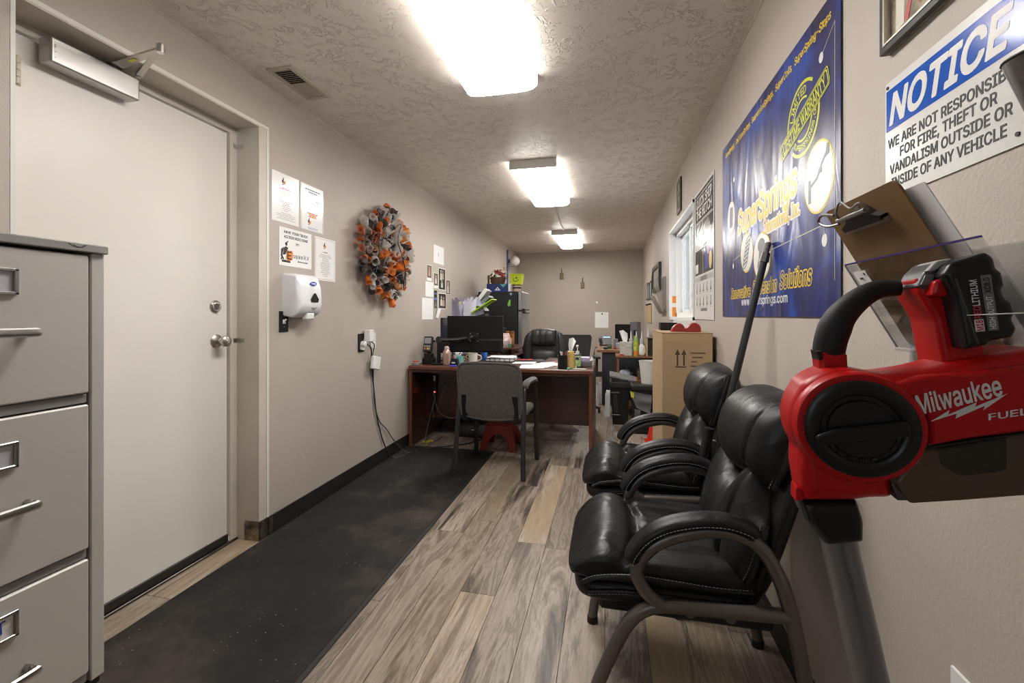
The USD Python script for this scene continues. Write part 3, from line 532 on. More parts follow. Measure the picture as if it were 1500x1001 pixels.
t = snapshot('paper_sheet', 'blank white sheet with a faint blue mark, highest on the wall beside the fridge', 'paper', 4.113, 4.391, 1.671, 1.855, None, [])
t.put('blue_mark', prism(ell(.012, .02, 12, .13, .1), .0004), M('faint_blue', (.35, .45, .62), .6))
snapshot('instant_photo', 'instant photo with white border, leftmost of the wall photos', 'photo', 3.944, 4.061, 1.479, 1.635, photo_mid, [(.5, .3, .4, .6, skin)], .006)
snapshot('instant_photo', 'instant photo tucked left of the tall dark family photo', 'photo', 4.118, 4.23, 1.415, 1.572, photo_mid, [(.45, .3, .5, .55, pale)], .006)
snapshot('photo_print', 'tall dark family photo, largest of the wall photos', 'photo', 4.243, 4.431, 1.404, 1.635, photo_dark, [(.35, .45, .3, .5, pale), (.62, .5, .3, .45, skin), (.48, .12, .3, .35, pale)], .008)
snapshot('photo_print', 'narrow photo strip at the right end of the wall photos', 'photo', 4.455, 4.575, 1.367, 1.525, photo_mid, [(.45, .1, .5, .8, pale)], .004)
snapshot('paper_sheet', 'white sheet pinned above the larger blank one beside the photos', 'paper', 3.912, 4.105, 1.322, 1.467, None, [])
snapshot('paper_sheet', 'long blank white sheet, lowest on the wall beside the photos', 'paper', 3.834, 4.095, 1.099, 1.307, None, [])
t = snapshot('photo_print', 'narrow photo with a blue band below the instant photos', 'photo', 4.121, 4.202, 1.21, 1.394, photo_dark, [(.5, .1, .6, .3, photo_mid)], .002)
t.put('blue_band', bars([(.005, .09, t.w - .01, .025), (.005, .15, t.w - .01, .012)], .0009), M('photo_blue', (.08, .16, .5), .3))
snapshot('photo_print', 'dark square photo of two pale figures, lowest of the wall photos', 'photo', 4.238, 4.451, 1.206, 1.373, photo_dark, [(.38, .2, .3, .65, pale), (.66, .18, .32, .62, skin)], .008)
single('curled_note', xf(cat_(bx(-.02, .02, 0, .002, -.05, .05)), rot('z', 60) @ rot('y', 18), (L + .02, S(4.19), Zs(1.16))), paper, 'small curled white note under the blue banded photo', 'note')
# ---------------- front desk and what stands on it ----------------
def woodmat(name, c1, c2, rough=.3, ax=(1.2, 14, 14)):
    n = {'g': ('geometry', {}), 'mp': ('mapping', dict(scale=ax)), 'n': ('noise_texture', dict(scale=1.6, detail=6.0, distortion=.8)), 'r': ('rgb_ramp', dict(ramp=[(.35, c1), (.65, c2)])), 'p': ('principled_bsdf', dict(roughness=rough, specular_ior_level=.5, coat_weight=.15, coat_roughness=.25))}
    return usdkit.material(stage, f'/World/Looks/{name}', n, [('g.position', 'mp.vector'), ('mp.vector', 'n.vector'), ('n.fac', 'r.fac'), ('r.color', 'p.base_color')], surface='p.BSDF')
cherry = woodmat('cherry_laminate', (.026, .0085, .006), (.052, .017, .011)); cherry_top = woodmat('cherry_top', (.075, .027, .018), (.115, .043, .029), .28); cherry_edge = M('cherry_edge', (.15, .05, .028), .3)
DY0, DY1, DX0, DX1, DZ = 3.68, 4.45, -1.785, -.135, .74
dk = Thing('office_desk', 'dark cherry office desk with a computer monitor and clutter on it', 'desk', (-.96, 4.06, 0))
dk.part('desktop', bx(DX0, DX1, DY0 + .012, DY1, DZ - .034, DZ, .003), cherry_top)
dk.part('edge_strip', cat_(bx(DX0, DX1 + .006, DY0, DY0 + .012, DZ - .034, DZ - .002, .004), bx(DX1, DX1 + .008, DY0, DY1, DZ - .034, DZ - .002, .004)), cherry_edge)
dk.part('apron', bx(DX0 + .03, DX1 - .03, DY0 + .02, DY0 + .038, DZ - .06, DZ - .034), cherry)
dk.part('side_panel', bx(DX0, DX0 + .028, DY0 + .02, DY1 - .01, .0, DZ - .034, .002), cherry); dk.part('side_panel', bx(DX1 - .028, DX1, DY0 + .02, DY1 + .25, .0, DZ - .034, .002), cherry)
dk.part('side_edge', bx(DX0, DX0 + .028, DY0 + .012, DY0 + .02, 0, DZ - .034, .003), cherry_edge); dk.part('side_edge', bx(DX1 - .028, DX1, DY0 + .012, DY0 + .02, 0, DZ - .034, .003), cherry_edge)
dk.part('modesty_panel', bx(DX0 + .028, DX1 - .028, 4.0, 4.018, .2, DZ - .034), cherry)
dk.part('desk_extension', bx(DX1 - .5, DX1, DY1, DY1 + .25, DZ - .034, DZ, .003), cherry_top)
rt = Thing('return_desk', 'dark cherry side desk along the left wall joining the front desk', 'desk', (-1.44, 5.1, 0))
rt.part('desktop', bx(DX0, -1.10, DY1 + .002, 5.78, DZ - .034, DZ, .003), cherry_top); rt.part('edge_strip', bx(-1.10, -1.09, DY1 + .002, 5.78, DZ - .034, DZ - .002, .004), cherry_edge)
rt.part('side_panel', bx(DX0, -1.12, 5.745, 5.775, 0, DZ - .034), cherry); rt.part('modesty_panel', bx(DX0 + .02, DX0 + .04, DY1 + .01, 5.74, .1, DZ - .034), cherry)
# printer-shelf riser on the return with packets on it
rs = Thing('desk_riser', 'dark brown low riser on the side desk in front of the fridge', 'riser', (-1.2, 5.3, .741))
rs.part('riser_top', bx(-1.28, -1.06, 4.95, 5.6, .80, .82, .003), cherry_top)
for x, y in ((-1.26, 4.98), (-1.08, 4.98), (-1.26, 5.57), (-1.08, 5.57)): rs.part('leg', bx(x - .015, x + .015, y - .015, y + .015, .741, .80), cherry)
# monitor on an arm
mo = Thing('computer_monitor', 'large black computer monitor seen from behind on a clamp arm', 'monitor', (-1.56, 4.02, .74))
mb = [(-.276, -.176), (.276, -.176), (.276, .176), (-.276, .176)]
Rm = rot('z', 4); mc = np.array((-1.268, 4.06, 1.017))
mo.part('back_shell', xf(cat_(bx(-.276, .276, -.012, .012, -.176, .176, .004), hullp([(x, y, z) for x, y, z in [(-.27, -.012, -.17), (.27, -.012, -.17), (.27, -.012, -.045), (-.27, -.012, -.045), (-.25, -.028, -.16), (.25, -.028, -.16), (.25, -.028, -.06), (-.25, -.028, -.06)]])), Rm, mc), M('monitor_back', (.007, .007, .0075), .5, spec=.25))
mo.part('screen', xf(bx(-.268, .268, .012, .0135, -.165, .168), Rm, mc), M('screen_off', (.01, .01, .012), .12))
mount = mo.part('vesa_mount', xf(cat_(bx(-.05, .05, -.04, -.028, -.05, .05, .003), cyl((0, -.075, 0), (0, -.04, 0), .022)), Rm, mc + (-.0, 0, -.03)), black_plastic)
for sx in (-.036, .036):
    for sz in (-.036, .036): mo.part('bolt', xf(cyl((sx, -.044, sz), (sx, -.040, sz), .005, n=8), Rm, mc + (0, 0, -.03)), satin, parent=mount)
mo.part('stand_pole', cat_(cyl((-1.56, 3.86, .742), (-1.56, 3.86, 1.0), .018), bx(-1.61, -1.51, 3.79, 3.93, .741, .755, .003)), black_plastic)
mo.part('arm', cat_(tube([(-1.56, 3.86, .965), (-1.42, 3.93, .965), (-1.30, 3.965, .985)], .019, 8), tube([(-1.30, 3.965, .985), (-1.27, 3.985, .99)], .024, 8), cyl((-1.3, 3.965, .96), (-1.3, 3.965, 1.015), .024)), black_plastic)
mo.part('arm_collar', cyl((-1.56, 3.86, .945), (-1.56, 3.86, .99), .028), dark_plastic)
m2 = Thing('side_monitor', 'thin dark second monitor turned edge-on beside the pole', 'monitor', (-1.57, 4.12, .742))
m2.part('back_shell', bx(-1.61, -1.585, 4.02, 4.42, .83, 1.175, .004), dark_plastic); m2.part('screen', bx(-1.585, -1.583, 4.03, 4.41, .84, 1.165), M('screen_glow', (.03, .03, .05), .15)); m2.part('foot', cat_(bx(-1.66, -1.53, 4.13, 4.31, .742, .752, .003), bx(-1.615, -1.595, 4.19, 4.25, .752, .84)), dark_plastic)
single('white_folder', xf(bx(-.004, .004, -.13, .13, 0, .36, .001), rot('z', 4) @ rot('y', -2), (-1.50, 4.25, .742)), paper, 'white folder standing upright left of the big monitor', 'folder')
# card terminal
ct = Thing('card_terminal', 'small grey payment card terminal on a black stand by the wall', 'card terminal', (-1.66, 3.85, .742))
ct.part('stand', cat_(bx(-1.715, -1.615, 3.82, 3.92, .742, .80, .006), rbox(-1.70, -1.63, 3.83, 3.91, .79, .84, .008), cyl((-1.665, 3.88, .83), (-1.665, 3.88, .92), .02)), black_plastic)
Rt_ = rot('x', -14); tc = np.array((-1.662, 3.83, .93))
ct.part('terminal_body', xf(rbox(-.043, .043, -.0, .04, -.075, .075, .01), Rt_, tc), dark_plastic)
ct.part('display', xf(bx(-.033, .033, -.001, .0, .005, .06), Rt_, tc), M('lcd_grey', (.28, .29, .31), .2))
for i in range(4):
    for j in range(2):
        ct.part('key', xf(bx(-.032 + i * .0165, -.019 + i * .0165, -.003, 0, -.03 - j * .024, -.012 - j * .024, .001), Rt_, tc), (M('key_grey', (.3, .3, .31), .4), M('key_red', (.6, .05, .04), .4), M('key_yellow', (.8, .6, .05), .4), M('key_green', (.3, .32, .3), .4))[(i if j else 0)])
ct.part('bracket', tube([(-1.645, 3.86, .95), (-1.60, 3.86, .955)], .01, 8), black_plastic)
bt = Thing('alert_button', 'round grey call button with a red top at the desk corner', 'button', (-1.738, 3.715, .741))
bt.part('button_base', lathe([(0, 0), (.033, 0), (.036, .006), (.036, .022), (.03, .026), (0, .026)], (-1.738, 3.735, .741), 24), M('button_grey', (.22, .22, .22), .5)); bt.part('button_top', lathe([(0, 0), (.026, 0), (.024, .012), (.012, .017), (0, .018)], (-1.738, 3.735, .767), 24), M('button_red', (.45, .05, .04), .35))
# cups and bottles
tm = Thing('tumbler', 'rose gold metal bottle with a black lid behind the clamp pole', 'bottle', (-1.49, 3.83, .741))
tm.part('bottle_body', lathe([(0, 0), (.032, 0), (.038, .01), (.038, .10), (.034, .125), (.022, .14), (0, .14)], (-1.47, 3.83, .741), 24), M('rose_gold', (.55, .38, .32), .35, .6)); tm.part('lid', lathe([(0, 0), (.024, 0), (.024, .02), (.016, .032), (0, .033)], (-1.47, 3.83, .881), 20), M('lid_pink', (.5, .4, .37), .4)); tm.part('lid_loop', tube([(-1.49, 3.83, .91), (-1.49, 3.83, .94), (-1.47, 3.83, .948), (-1.45, 3.83, .94), (-1.45, 3.83, .91)], .005, 8), black_plastic)
bb = Thing('black_box', 'small black box with a white mark beside the teal cup', 'box', (-1.365, 3.75, .741))
bb.part('box_body', hullp([(x, y, .741) for x in (-1.405, -1.325) for y in (3.72, 3.78)] + [(x, y, .805) for x in (-1.393, -1.337) for y in (3.725, 3.775)]), black_plastic); bb.part('box_print', xf(bars([(-.018, .026, .034, .007), (-.018, .02, .034, .003)]), FW, (-1.365, 3.7215, .745)), paper)
single('blue_pad', bx(-1.40, -1.33, 3.695, 3.715, .741, .752, .002), M('bright_blue', (.07, .10, .75), .4), 'small bright blue pad in front of the black box', 'pad')
cup = lambda r0, r1, h, w=.0025: [(0, 0), (r0, 0), (r1, h), (r1 - w, h), (r0 - w, w), (0, w)]
single('paper_cup', lathe(cup(.028, .036, .07), (-1.375, 3.93, .741), 24), M('teal', (.18, .55, .55), .5), 'small teal cup left of the white mug', 'cup')
mg = Thing('white_mug', 'white ribbed mug standing below the big monitor', 'mug', (-1.255, 4.02, .741))
mg.part('mug_body', lathe(cup(.042, .046, .098, .004), (-1.275, 4.02, .741), 24), M('mug_white', (.66, .64, .6), .3)); mg.part('handle', tube(spline([(-1.23, 4.02, .82), (-1.2, 4.02, .81), (-1.195, 4.02, .78), (-1.23, 4.02, .762)], 5), .006, 8), M('mug_white', (1, 1, 1)))
single('blue_cup', lathe([(0, 0), (.026, 0), (.03, .09), (.0, .09)], (-1.235, 4.27, .741), 24), M('cup_blue', (.02, .18, .72), .4), 'bright blue cup under the right half of the monitor', 'cup')
single('white_cup', lathe(cup(.03, .036, .075), (-1.44, 4.02, .741), 20), white_plastic, 'plain white cup right of the rose gold bottle', 'cup')
kb = Thing('paper_tray', 'black wire letter tray holding white papers under the monitor', 'letter tray', (-1.05, 4.28, .741))
kb.part('tray', cat_(bx(-1.20, -.9, 4.16, 4.40, .742, .746), *[bx(-1.20 + i * .05, -1.195 + i * .05, 4.16, 4.163, .745, .775) for i in range(7)], bx(-1.2, -.9, 4.16, 4.163, .772, .777)), black_plastic)
kb.part('papers', cat_(bx(-1.19, -.92, 4.17, 4.39, .747, .78), xf(bx(-.13, .13, -.1, .1, .781, .786), rot('z', 12), (-1.04, 4.28, 0))), paper)
for i, (x, y, a, l) in enumerate(((-1.44, 3.95, 30, .12), (-1.30, 3.83, -40, .14), (-1.17, 3.9, 12, .15))):
    single('pen', xf(cyl((-l / 2, 0, 0), (l / 2, 0, 0), .0045, n=8), rot('z', a), (x, y, .746)), (blue_ink, black_plastic, grey_ink)[i], ('blue pen lying by the white cup', 'black pen lying in front of the mug', 'grey pen lying under the monitor')[i], 'pen', 'pens scattered on the desk')
fp = Thing('phone_cables', 'tangle of black cables on the desk behind the teal cup', 'cables', (-1.35, 4.1, .741))
for i in range(5):
    r_ = random.Random(40 + i); fp.part('cable', tube(spline([(-1.48 + .045 * j + r_.uniform(-.015, .015), 4.14 + r_.uniform(-.04, .07), .75 + (r_.uniform(0, .08) if 0 < j < 4 else 0)) for j in range(5)], 5), .0035, 6), (black_plastic, dark_plastic, white_plastic, black_plastic, yellow_ink)[i])
# right half of the desk
for i, (x, y, a, z, lab) in enumerate(((-.67, 3.86, 6, .7412, 'white paper sheet lying nearest the desk edge'), (-.60, 3.95, -14, .7424, 'white paper sheet lying crooked on the nearest one'), (-.50, 4.12, 24, .7412, 'white paper sheet lying behind the pen cup'), (-.80, 4.2, 3, .7412, 'white paper sheet lying right of the letter tray'))):
    single('paper_sheet', xf(bx(-.108, .108, -.14, .14, 0, .001), rot('z', a), (x, y, z)), paper, lab, 'paper', 'paper sheets on the front desk')
single('pen', xf(cyl((-.08, 0, 0), (.08, 0, 0), .006, n=10), rot('z', 12), (-.83, 4.33, .752)), M('pen_red', (.6, .04, .05), .35), 'red pen lying on the black notebook', 'pen', 'pens scattered on the desk')
nb = Thing('black_notebook', 'black open notebook lying between the letter tray and the papers', 'notebook', (-.80, 4.33, .7415))
nb.part('cover', xf(bx(-.16, .16, -.1, .1, 0, .004, .001), rot('z', 14), (-.79, 4.33, .7425)), black_plastic)
single('red_marker', xf(cyl((-.07, 0, 0), (.07, 0, 0), .006, n=10), rot('z', 8), (-.44, 4.2, .7495)), M('marker_rust', (.4, .07, .04), .4), 'rust red marker lying behind the pen cup', 'marker')
pc = Thing('pen_cup', 'black round pen cup full of pens near the right end of the desk', 'pen cup', (-.388, 3.75, .741))
pc.part('cup', lathe(cup(.042, .043, .118, .002), (-.388, 3.75, .741), 24), black_plastic)
for i in range(9):
    a = i * 2.4; r_ = .012 + .002 * i
    pc.part('pen', cyl((-.388 + r_ * math.cos(a) * .7, 3.75 + r_ * math.sin(a) * .7, .745), (-.388 + (r_ + .016) * math.cos(a), 3.75 + (r_ + .016) * math.sin(a), .895 - .005 * (i % 4)), .004, n=8), (black_plastic, paper, M('pen_orange', (.75, .2, .03), .4), blue_ink, black_plastic, red_ink, white_plastic, black_plastic, grey_ink)[i])
ty = Thing('tissue_tube', 'tall yellow patterned tissue tube with a tissue sticking up', 'tissues', (-.33, 3.82, .741))
ty.part('tube_body', lathe([(0, 0), (.032, 0), (.033, .004), (.033, .142), (.03, .145), (.012, .145), (0, .14)], (-.325, 3.83, .741), 28), M('tissue_yellow', (.55, .36, .08), .5, var=((90, 90, 90), (.72, .52, .2), 1)))
def tissue(c, w, h, seed, lean=0):
    us = np.linspace(-1, 1, 9); vs = np.linspace(0, 1, 9); V = []; F = []; r_ = random.Random(seed); ph = r_.random() * 6
    for v in vs:
        for u in us: V.append((c[0] + w * u * (.35 + .65 * v ** .7) + lean * v * v, c[1] + .02 * math.sin(3 * u + ph) * (.5 + v), c[2] + h * v * (1 - .25 * abs(u) * (1 if u > 0 else .3)) ))
    for i in range(8):
        for j in range(8): a = i * 9 + j; F += [(a, a + 1, a + 10), (a, a + 10, a + 9)]
    return trimesh.Trimesh(np.array(V), F, process=False)
ty.part('tissue', tissue((-.325, 3.83, .88), .03, .125, 3, .018), paper, smooth=True)
sg = Thing('sanitizer_bottle', 'clear pump bottle with a green label beside the yellow tube', 'bottle', (-.27, 3.87, .741))
sg.part('bottle', rbox(-.307, -.237, 3.875, 3.92, .741, .862, .015), glassy('clear_gel', (.80, .86, .80)))
sg.part('bottle_label', bx(-.301, -.243, 3.8735, 3.875, .752, .845, .0006), M('label_green', (.22, .45, .08), .4, var=((40, 40, 40), (.6, .68, .5), 1)))
sg.part('label_print', cat_(xf(prism(ell(.016, .012, 16), .0006), FW, (-.272, 3.8734, .818))), M('label_navy', (.03, .04, .14), .4))
pm = sg.part('pump', cat_(cyl((-.272, 3.897, .862), (-.272, 3.897, .882), .016), cyl((-.272, 3.897, .882), (-.272, 3.897, .925), .005), rbox(-.282, -.262, 3.86, 3.91, .918, .936, .004)), white_plastic)
tb = Thing('tissue_box', 'grey and lilac flat tissue box at the right end of the desk', 'tissue box', (-.21, 3.98, .741))
tb.part('box', rbox(-.285, -.15, 3.93, 4.05, .741, .786, .006), M('box_grey', (.12, .115, .13), .5)); tb.part('box_top', cat_(bx(-.282, -.17, 3.935, 4.045, .786, .823, .004)), M('lilac', (.42, .34, .55), .5)); tb.part('flap', hullp([(-.17, 3.94, .79), (-.17, 4.04, .79), (-.14, 3.945, .80), (-.14, 4.035, .80), (-.155, 3.95, .825), (-.155, 4.03, .825)]), paper)
single('sticky_notes', bx(-.30, -.19, 3.715, 3.765, .741, .746, .001), M('pale_green', (.45, .52, .45), .6), 'pale pad of notes at the front edge below the pump bottle', 'notes')
single('teal_sharpener', lathe([(0, 0), (.014, 0), (.014, .012), (.006, .018), (0, .018)], (-.335, 3.705, .741), 14), M('teal_bright', (.1, .5, .42), .4), 'tiny teal sharpener at the front edge of the desk', 'sharpener')
# under the desk
st = Thing('step_stool', 'red plastic step stool in the desk kneehole', 'stool', (-.955, 3.86, 0))
stool_red = M('stool_red', (.22, .012, .008), .4)
top = [(x, y) for x, y in ((-.115, -.1), (.115, -.1), (.115, .1), (-.115, .1))]; bot = [(x * 1.42, y * 1.25) for x, y in top]
st.part('seat', xf(rbox(-.125, .125, -.105, .105, .215, .235, .008), None, (-.955, 3.86, 0)), stool_red)
for s in (-1, 1):
    side = Polygon([(-.118, .22), (.118, .22), (.168, 0), (.105, 0), (.085, .09), (.05, .135), (0, .15), (-.05, .135), (-.085, .09), (-.105, 0), (-.168, 0)])
    st.part('side_panel', xf(prism(side, .01, FW), rot('x', s * 7), (-.955, 3.86 + s * .128 + (.01 if s > 0 else 0), 0)), stool_red)
    e = Polygon([(-.1, .22), (.1, .22), (.128, 0), (.08, 0), (.05, .11), (0, .13), (-.05, .11), (-.08, 0), (-.128, 0)])
    st.part('end_panel', xf(prism(e, .01, LW), rot('y', -s * 12.5), (-.955 + s * .158 - .005, 3.86, 0)), stool_red)
bgm = M('bag_black', (.012, .012, .013), .6)
bp = Thing('black_bag', 'black bag with a small white mark on the floor under the desk', 'bag', (-1.29, 4.2, 0))
bp.part('bag_body', (lambda m: xf(m, None, (0, 0, 0)))(hullp([(-1.45, 4.1, .0), (-1.13, 4.08, 0), (-1.12, 4.35, 0), (-1.46, 4.35, 0), (-1.5, 4.12, .2), (-1.12, 4.1, .22), (-1.14, 4.33, .26), (-1.48, 4.33, .27), (-1.42, 4.05, .05), (-1.16, 4.04, .05)])), bgm, smooth=60)
bp.part('bag_mark', xf(bx(-.03, .03, 0, .002, -.004, .004), rot('y', -6), (-1.27, 4.045, .09)), white_plastic)
film_m = usdkit.material(stage, '/World/Looks/bag_film', {'t': ('transparent_bsdf', dict(color=(.9, .88, .86))), 'g': ('principled_bsdf', dict(base_color=(.45, .36, .33), roughness=.25)), 'm': ('mix_closure', dict(fac=.4))}, [('t.BSDF', 'm.closure1'), ('g.BSDF', 'm.closure2')], surface='m.closure')
cb = Thing('plastic_bag', 'crumpled clear plastic bag on the floor behind the grey chair', 'plastic bag', (-.55, 4.25, 0))
def blob(c, r, seed, n=3, amp=.35, sq=(1, 1, 1)):
    m = trimesh.creation.icosphere(n, 1.0); v = np.array(m.vertices); k = 1 + amp * (meshkit.fbm(v * 2.2 + 7.7, 3, seed) - .5) * 2; v = v * k[:, None] * np.array(r) ; v[:, 2] = np.maximum(v[:, 2], -r[2] * .75) + r[2] * .75
    return trimesh.Trimesh(v + np.array(c), m.faces, process=False)
cb.part('bag_film', blob((-.52, 4.25, .001), (.2, .12, .09), 5), film_m)
pwr = Thing('power_strip', 'black power strip with a red light fixed inside the desk kneehole', 'power strip', (-1.66, 3.97, .42))
pwr.part('strip_body', bx(-1.685, -1.635, 3.965, 3.999, .30, .62, .004), black_plastic); pwr.part('red_light', bx(-1.652, -1.64, 3.962, 3.966, .452, .464), M('led_red', (.8, .02, .02), .3, emit=((1, .04, .03), 1.5))); pwr.part('white_plug', rbox(-1.65, -1.635, 3.94, 3.966, .565, .62, .003), white_plastic)
for i, pts in enumerate(([(-1.655, 3.96, .46), (-1.62, 3.93, .36), (-1.58, 3.92, .27), (-1.50, 3.95, .22), (-1.44, 3.98, .21)], [(-1.50, 3.99, .58), (-1.545, 3.97, .5), (-1.575, 3.96, .42), (-1.59, 3.97, .38)], [(-1.66, 3.96, .32), (-1.655, 3.955, .24), (-1.65, 3.955, .2)])):
    pwr.part('cable', tube(spline(pts, 6), .0025, 6), M('cable_grey', (.1, .1, .1), .5))
single('yellow_toy', cat_(bx(-1.70, -1.64, 3.80, 3.84, .0085, .02, .002), bx(-1.67, -1.62, 3.85, 3.88, .0085, .018, .002)), M('toy_yellow', (.6, .42, .02), .4), 'small yellow plastic bits on the floor by the desk panel', 'debris')
single('green_tag', cat_(bx(-1.475, -1.465, 4.03, 4.034, .2, .27, .0005), xf(bx(-.005, .005, 0, .004, 0, .06), rot('y', 35), (-1.468, 4.03, .205))), M('tag_green', (.45, .6, .03), .4), 'lime green strap end sticking up by the black bag', 'strap')
# grey fabric visitor chair (seen from behind)
gf = M('grey_fabric', (.043, .037, .033), .9, var=((150, 150, 150), (.085, .075, .067), 2), bump=(380, .5, .002), sheen=.3, obj=True)
gm = M('chair_metal_black', (.028, .029, .031), .38, .3)
gc = Thing('visitor_chair', 'grey fabric visitor chair with black metal legs drawn up to the desk', 'chair', (-.86, 3.38, 0), -3, local=True)
# local frame: x right, y towards the desk
back = pillow(-.245, .245, lambda u: .44 - .03 * (1 - u * u), lambda u: .845 - .03 * abs(u) ** 6, .055, pu=7, pv=7, nu=40, nv=30, wr=.006, seed=3, ws=6)
back = xf(back, [[0, 1, 0], [-1, 0, 0], [0, 0, 1]])     # swells towards +y
V = np.array(back.vertices); V[:, 1] += -.215 - .16 * (V[:, 2] - .45) - .35 * V[:, 0] ** 2 * -1; back = trimesh.Trimesh(V, back.faces, process=False)
bk = gc.part('backrest', back, gf, smooth=50)
rim = [( .245 * sx * (1), .0) for sx in ()]
oc = [(-.238, .47), (-.245, .6), (-.245, .76), (-.225, .82), (-.17, .842), (0, .846), (.17, .842), (.225, .82), (.245, .76), (.245, .6), (.238, .47), (.2, .435), (0, .415), (-.2, .435)]
gc.part('piping', tube(spline([(x, -.215 - .16 * (z - .45) + .35 * x * x - .004, z) for x, z in oc], 5, closed=True), .011, 8, closed=True), gf, parent=bk)
seat = rbox(-.24, .24, -.2, .25, .405, .475, .032); gc.part('seat', seat, gf, smooth=60)
for s in (-1, 1):
    fr = spline([(s * .268, -.27, .001), (s * .262, -.235, .25), (s * .257, -.20, .50), (s * .252, -.172, .63), (s * .255, -.13, .665), (s * .258, -.02, .67), (s * .258, .12, .665), (s * .26, .17, .63), (s * .262, .2, .40), (s * .266, .215, .0015)], 6)
    gc.part('leg_frame', tube(fr, .019, 12, flat=.012, up=(1, 0, 0)), gm)
    gc.part('armrest', (lambda m: m)(tube(spline([(s * .258, -.17, .655), (s * .258, -.12, .688), (s * .258, 0, .692), (s * .258, .14, .682), (s * .258, .175, .655)], 5), np.r_[.018, np.full(19, .026), .018], 12, flat=.02)), gf, smooth=60)
    gc.part('back_bracket', hullp([(s * .20 + dx, -.225 + dy, z) for dx in (-.02, .02) for dy, z in ((-.022, .60), (.0, .60), (.02, .39), (.045, .39))]), black_plastic)
for y, z in ((-.16, .40), (.18, .40)): gc.part('cross_bar', cyl((-.262, y, z), (.262, y, z), .012, n=12), gm)
for s in (-1, 1): gc.part('seat_rail', cyl((s * .19, -.19, .397), (s * .19, .2, .397), .011, n=10), gm)
# black leather executive chair behind the desk
lea = M('exec_leather', (.022, .022, .023), .5, bump=(160, .12, .002), obj=True)
ec = Thing('executive_chair', 'black padded executive chair with a thick headrest behind the desk', 'chair', (-.76, 5.02, 0), -6, local=True)
exb = pillow(-.275, .275, lambda u: .45, lambda u: 1.035 - .03 * u * u - .05 * abs(u) ** 8, .075, pu=5, pv=6, nu=44, nv=34, crease=((-.6, .05), (.6, .05)), rnd=.18, wr=.012, seed=8, front=1.0, back=.6)
T_ = [[0, 1, 0], [1, 0, 0], [0, 0, 1]]
ec.part('backrest', xf(exb, T_, (0, .15, 0)), lea, smooth=60)
exh = pillow(-.15, .15, lambda u: .83 + .012 * u * u, lambda u: 1.045 - .02 * u * u, .085, pu=6, pv=3, crease=((-.28, .05), (.2, .04)), wr=.03, seed=9, cdepth=.22)
ec.part('headrest', xf(exh, T_, (0, .095, 0)), lea, smooth=60)
exl = pillow(-.15, .15, lambda u: .47, lambda u: .80 - .03 * abs(u) ** 4, .07, pu=4, pv=4, wr=.02, seed=10); ec.part('lumbar_pad', xf(exl, T_, (0, .1, 0)), lea, smooth=60)
ec.part('seat', rbox(-.25, .25, -.32, .16, .42, .52, .05), lea, smooth=60)
for s in (-1, 1): ec.part('armrest', cat_(tube(spline([(s * .29, -.2, .44), (s * .31, -.22, .6), (s * .31, -.1, .67), (s * .31, .1, .66), (s * .29, .14, .5)], 5), .022, 10), rbox(s * .31 - .035, s * .31 + .035, -.2, .08, .655, .69, .015)), black_plastic, smooth=60)
ec.part('gas_column', cyl((0, -.05, .1), (0, -.05, .42), .03), black_plastic)
for i in range(5):
    a = math.radians(72 * i + 20); d = np.array((math.cos(a), math.sin(a)))
    ec.part('base_leg', hullp([(d[0] * r - d[1] * w, -.05 + d[1] * r + d[0] * w, z) for r, wz in ((.03, (.035, .09, .14)), (.31, (.02, .06, .085))) for w in (-wz[0], wz[0]) for z in wz[1:]]), black_plastic)
    ec.part('caster', cat_(cyl((d[0] * .3 - d[1] * .022, -.05 + d[1] * .3 + d[0] * .022, .028), (d[0] * .3 + d[1] * .022, -.05 + d[1] * .3 - d[0] * .022, .028), .027)), dark_plastic)
# ---------------- on the right wall ----------------
def tpoly(s, h, w=None, bold=True, slant=0.0, x=0, y=0):
    m = txt(s, h, w, bold, slant, x=x, y=y); v, f = np.array(m.vertices), np.array(m.faces)
    tri = [Polygon(v[t][:, :2]) for t in f if (v[t][:, 2] < 1e-6).all()]
    return unary_union([t.buffer(1e-5) for t in tri if t.area > 1e-9]).buffer(0)
class Flat:
    """something printed that hangs flat on the right wall: drawings measured from its lower far corner"""
    def __init__(s, name, label, cat, y, z, w, h, mat, thick=.002, gap=.0006, sheet='sheet', rad=0, group=None):
        s.t = Thing(name, label, cat, (R, y - w / 2, z + h / 2), 0, group); s.o = (R - gap, y, z); s.th = thick; s.w, s.h = w, h
        s.t.part(sheet, prism(rrect(w, h, rad) if rad else sbox(0, 0, w, h), thick, RW, s.o), mat, smooth=False)
    def put(s, name, m, mat, lift=0.0, **k):
        if hasattr(m, 'geom_type'): m = prism(m, .0004)
        return s.t.part(name, xf(m, RW, (s.o[0] - s.th - lift, s.o[1], s.o[2])), mat, smooth=False, **k)
def vinylmat():
    n = {'g': ('geometry', {}), 'n': ('noise_texture', dict(scale=2.6, detail=3.0, distortion=1.2)), 'r': ('rgb_ramp', dict(ramp=[(.34, (.012, .012, .055)), (.5, (.016, .022, .13)), (.66, (.018, .065, .33))])),
         'mp': ('mapping', dict(scale=(1, 1.0, .28), rotation=(.55, 0, 0))), 'w': ('noise_texture', dict(scale=7.0, detail=1.5, distortion=.8)), 'b': ('bump', dict(strength=.42, distance=.03)), 'p': ('principled_bsdf', dict(roughness=.3, specular_ior_level=.6))}
    return usdkit.material(stage, '/World/Looks/banner_vinyl', n, [('g.position', 'n.vector'), ('n.fac', 'r.fac'), ('r.color', 'p.base_color'), ('g.position', 'mp.vector'), ('mp.vector', 'w.vector'), ('w.fac', 'b.height'), ('b.normal', 'p.normal')], surface='p.BSDF')
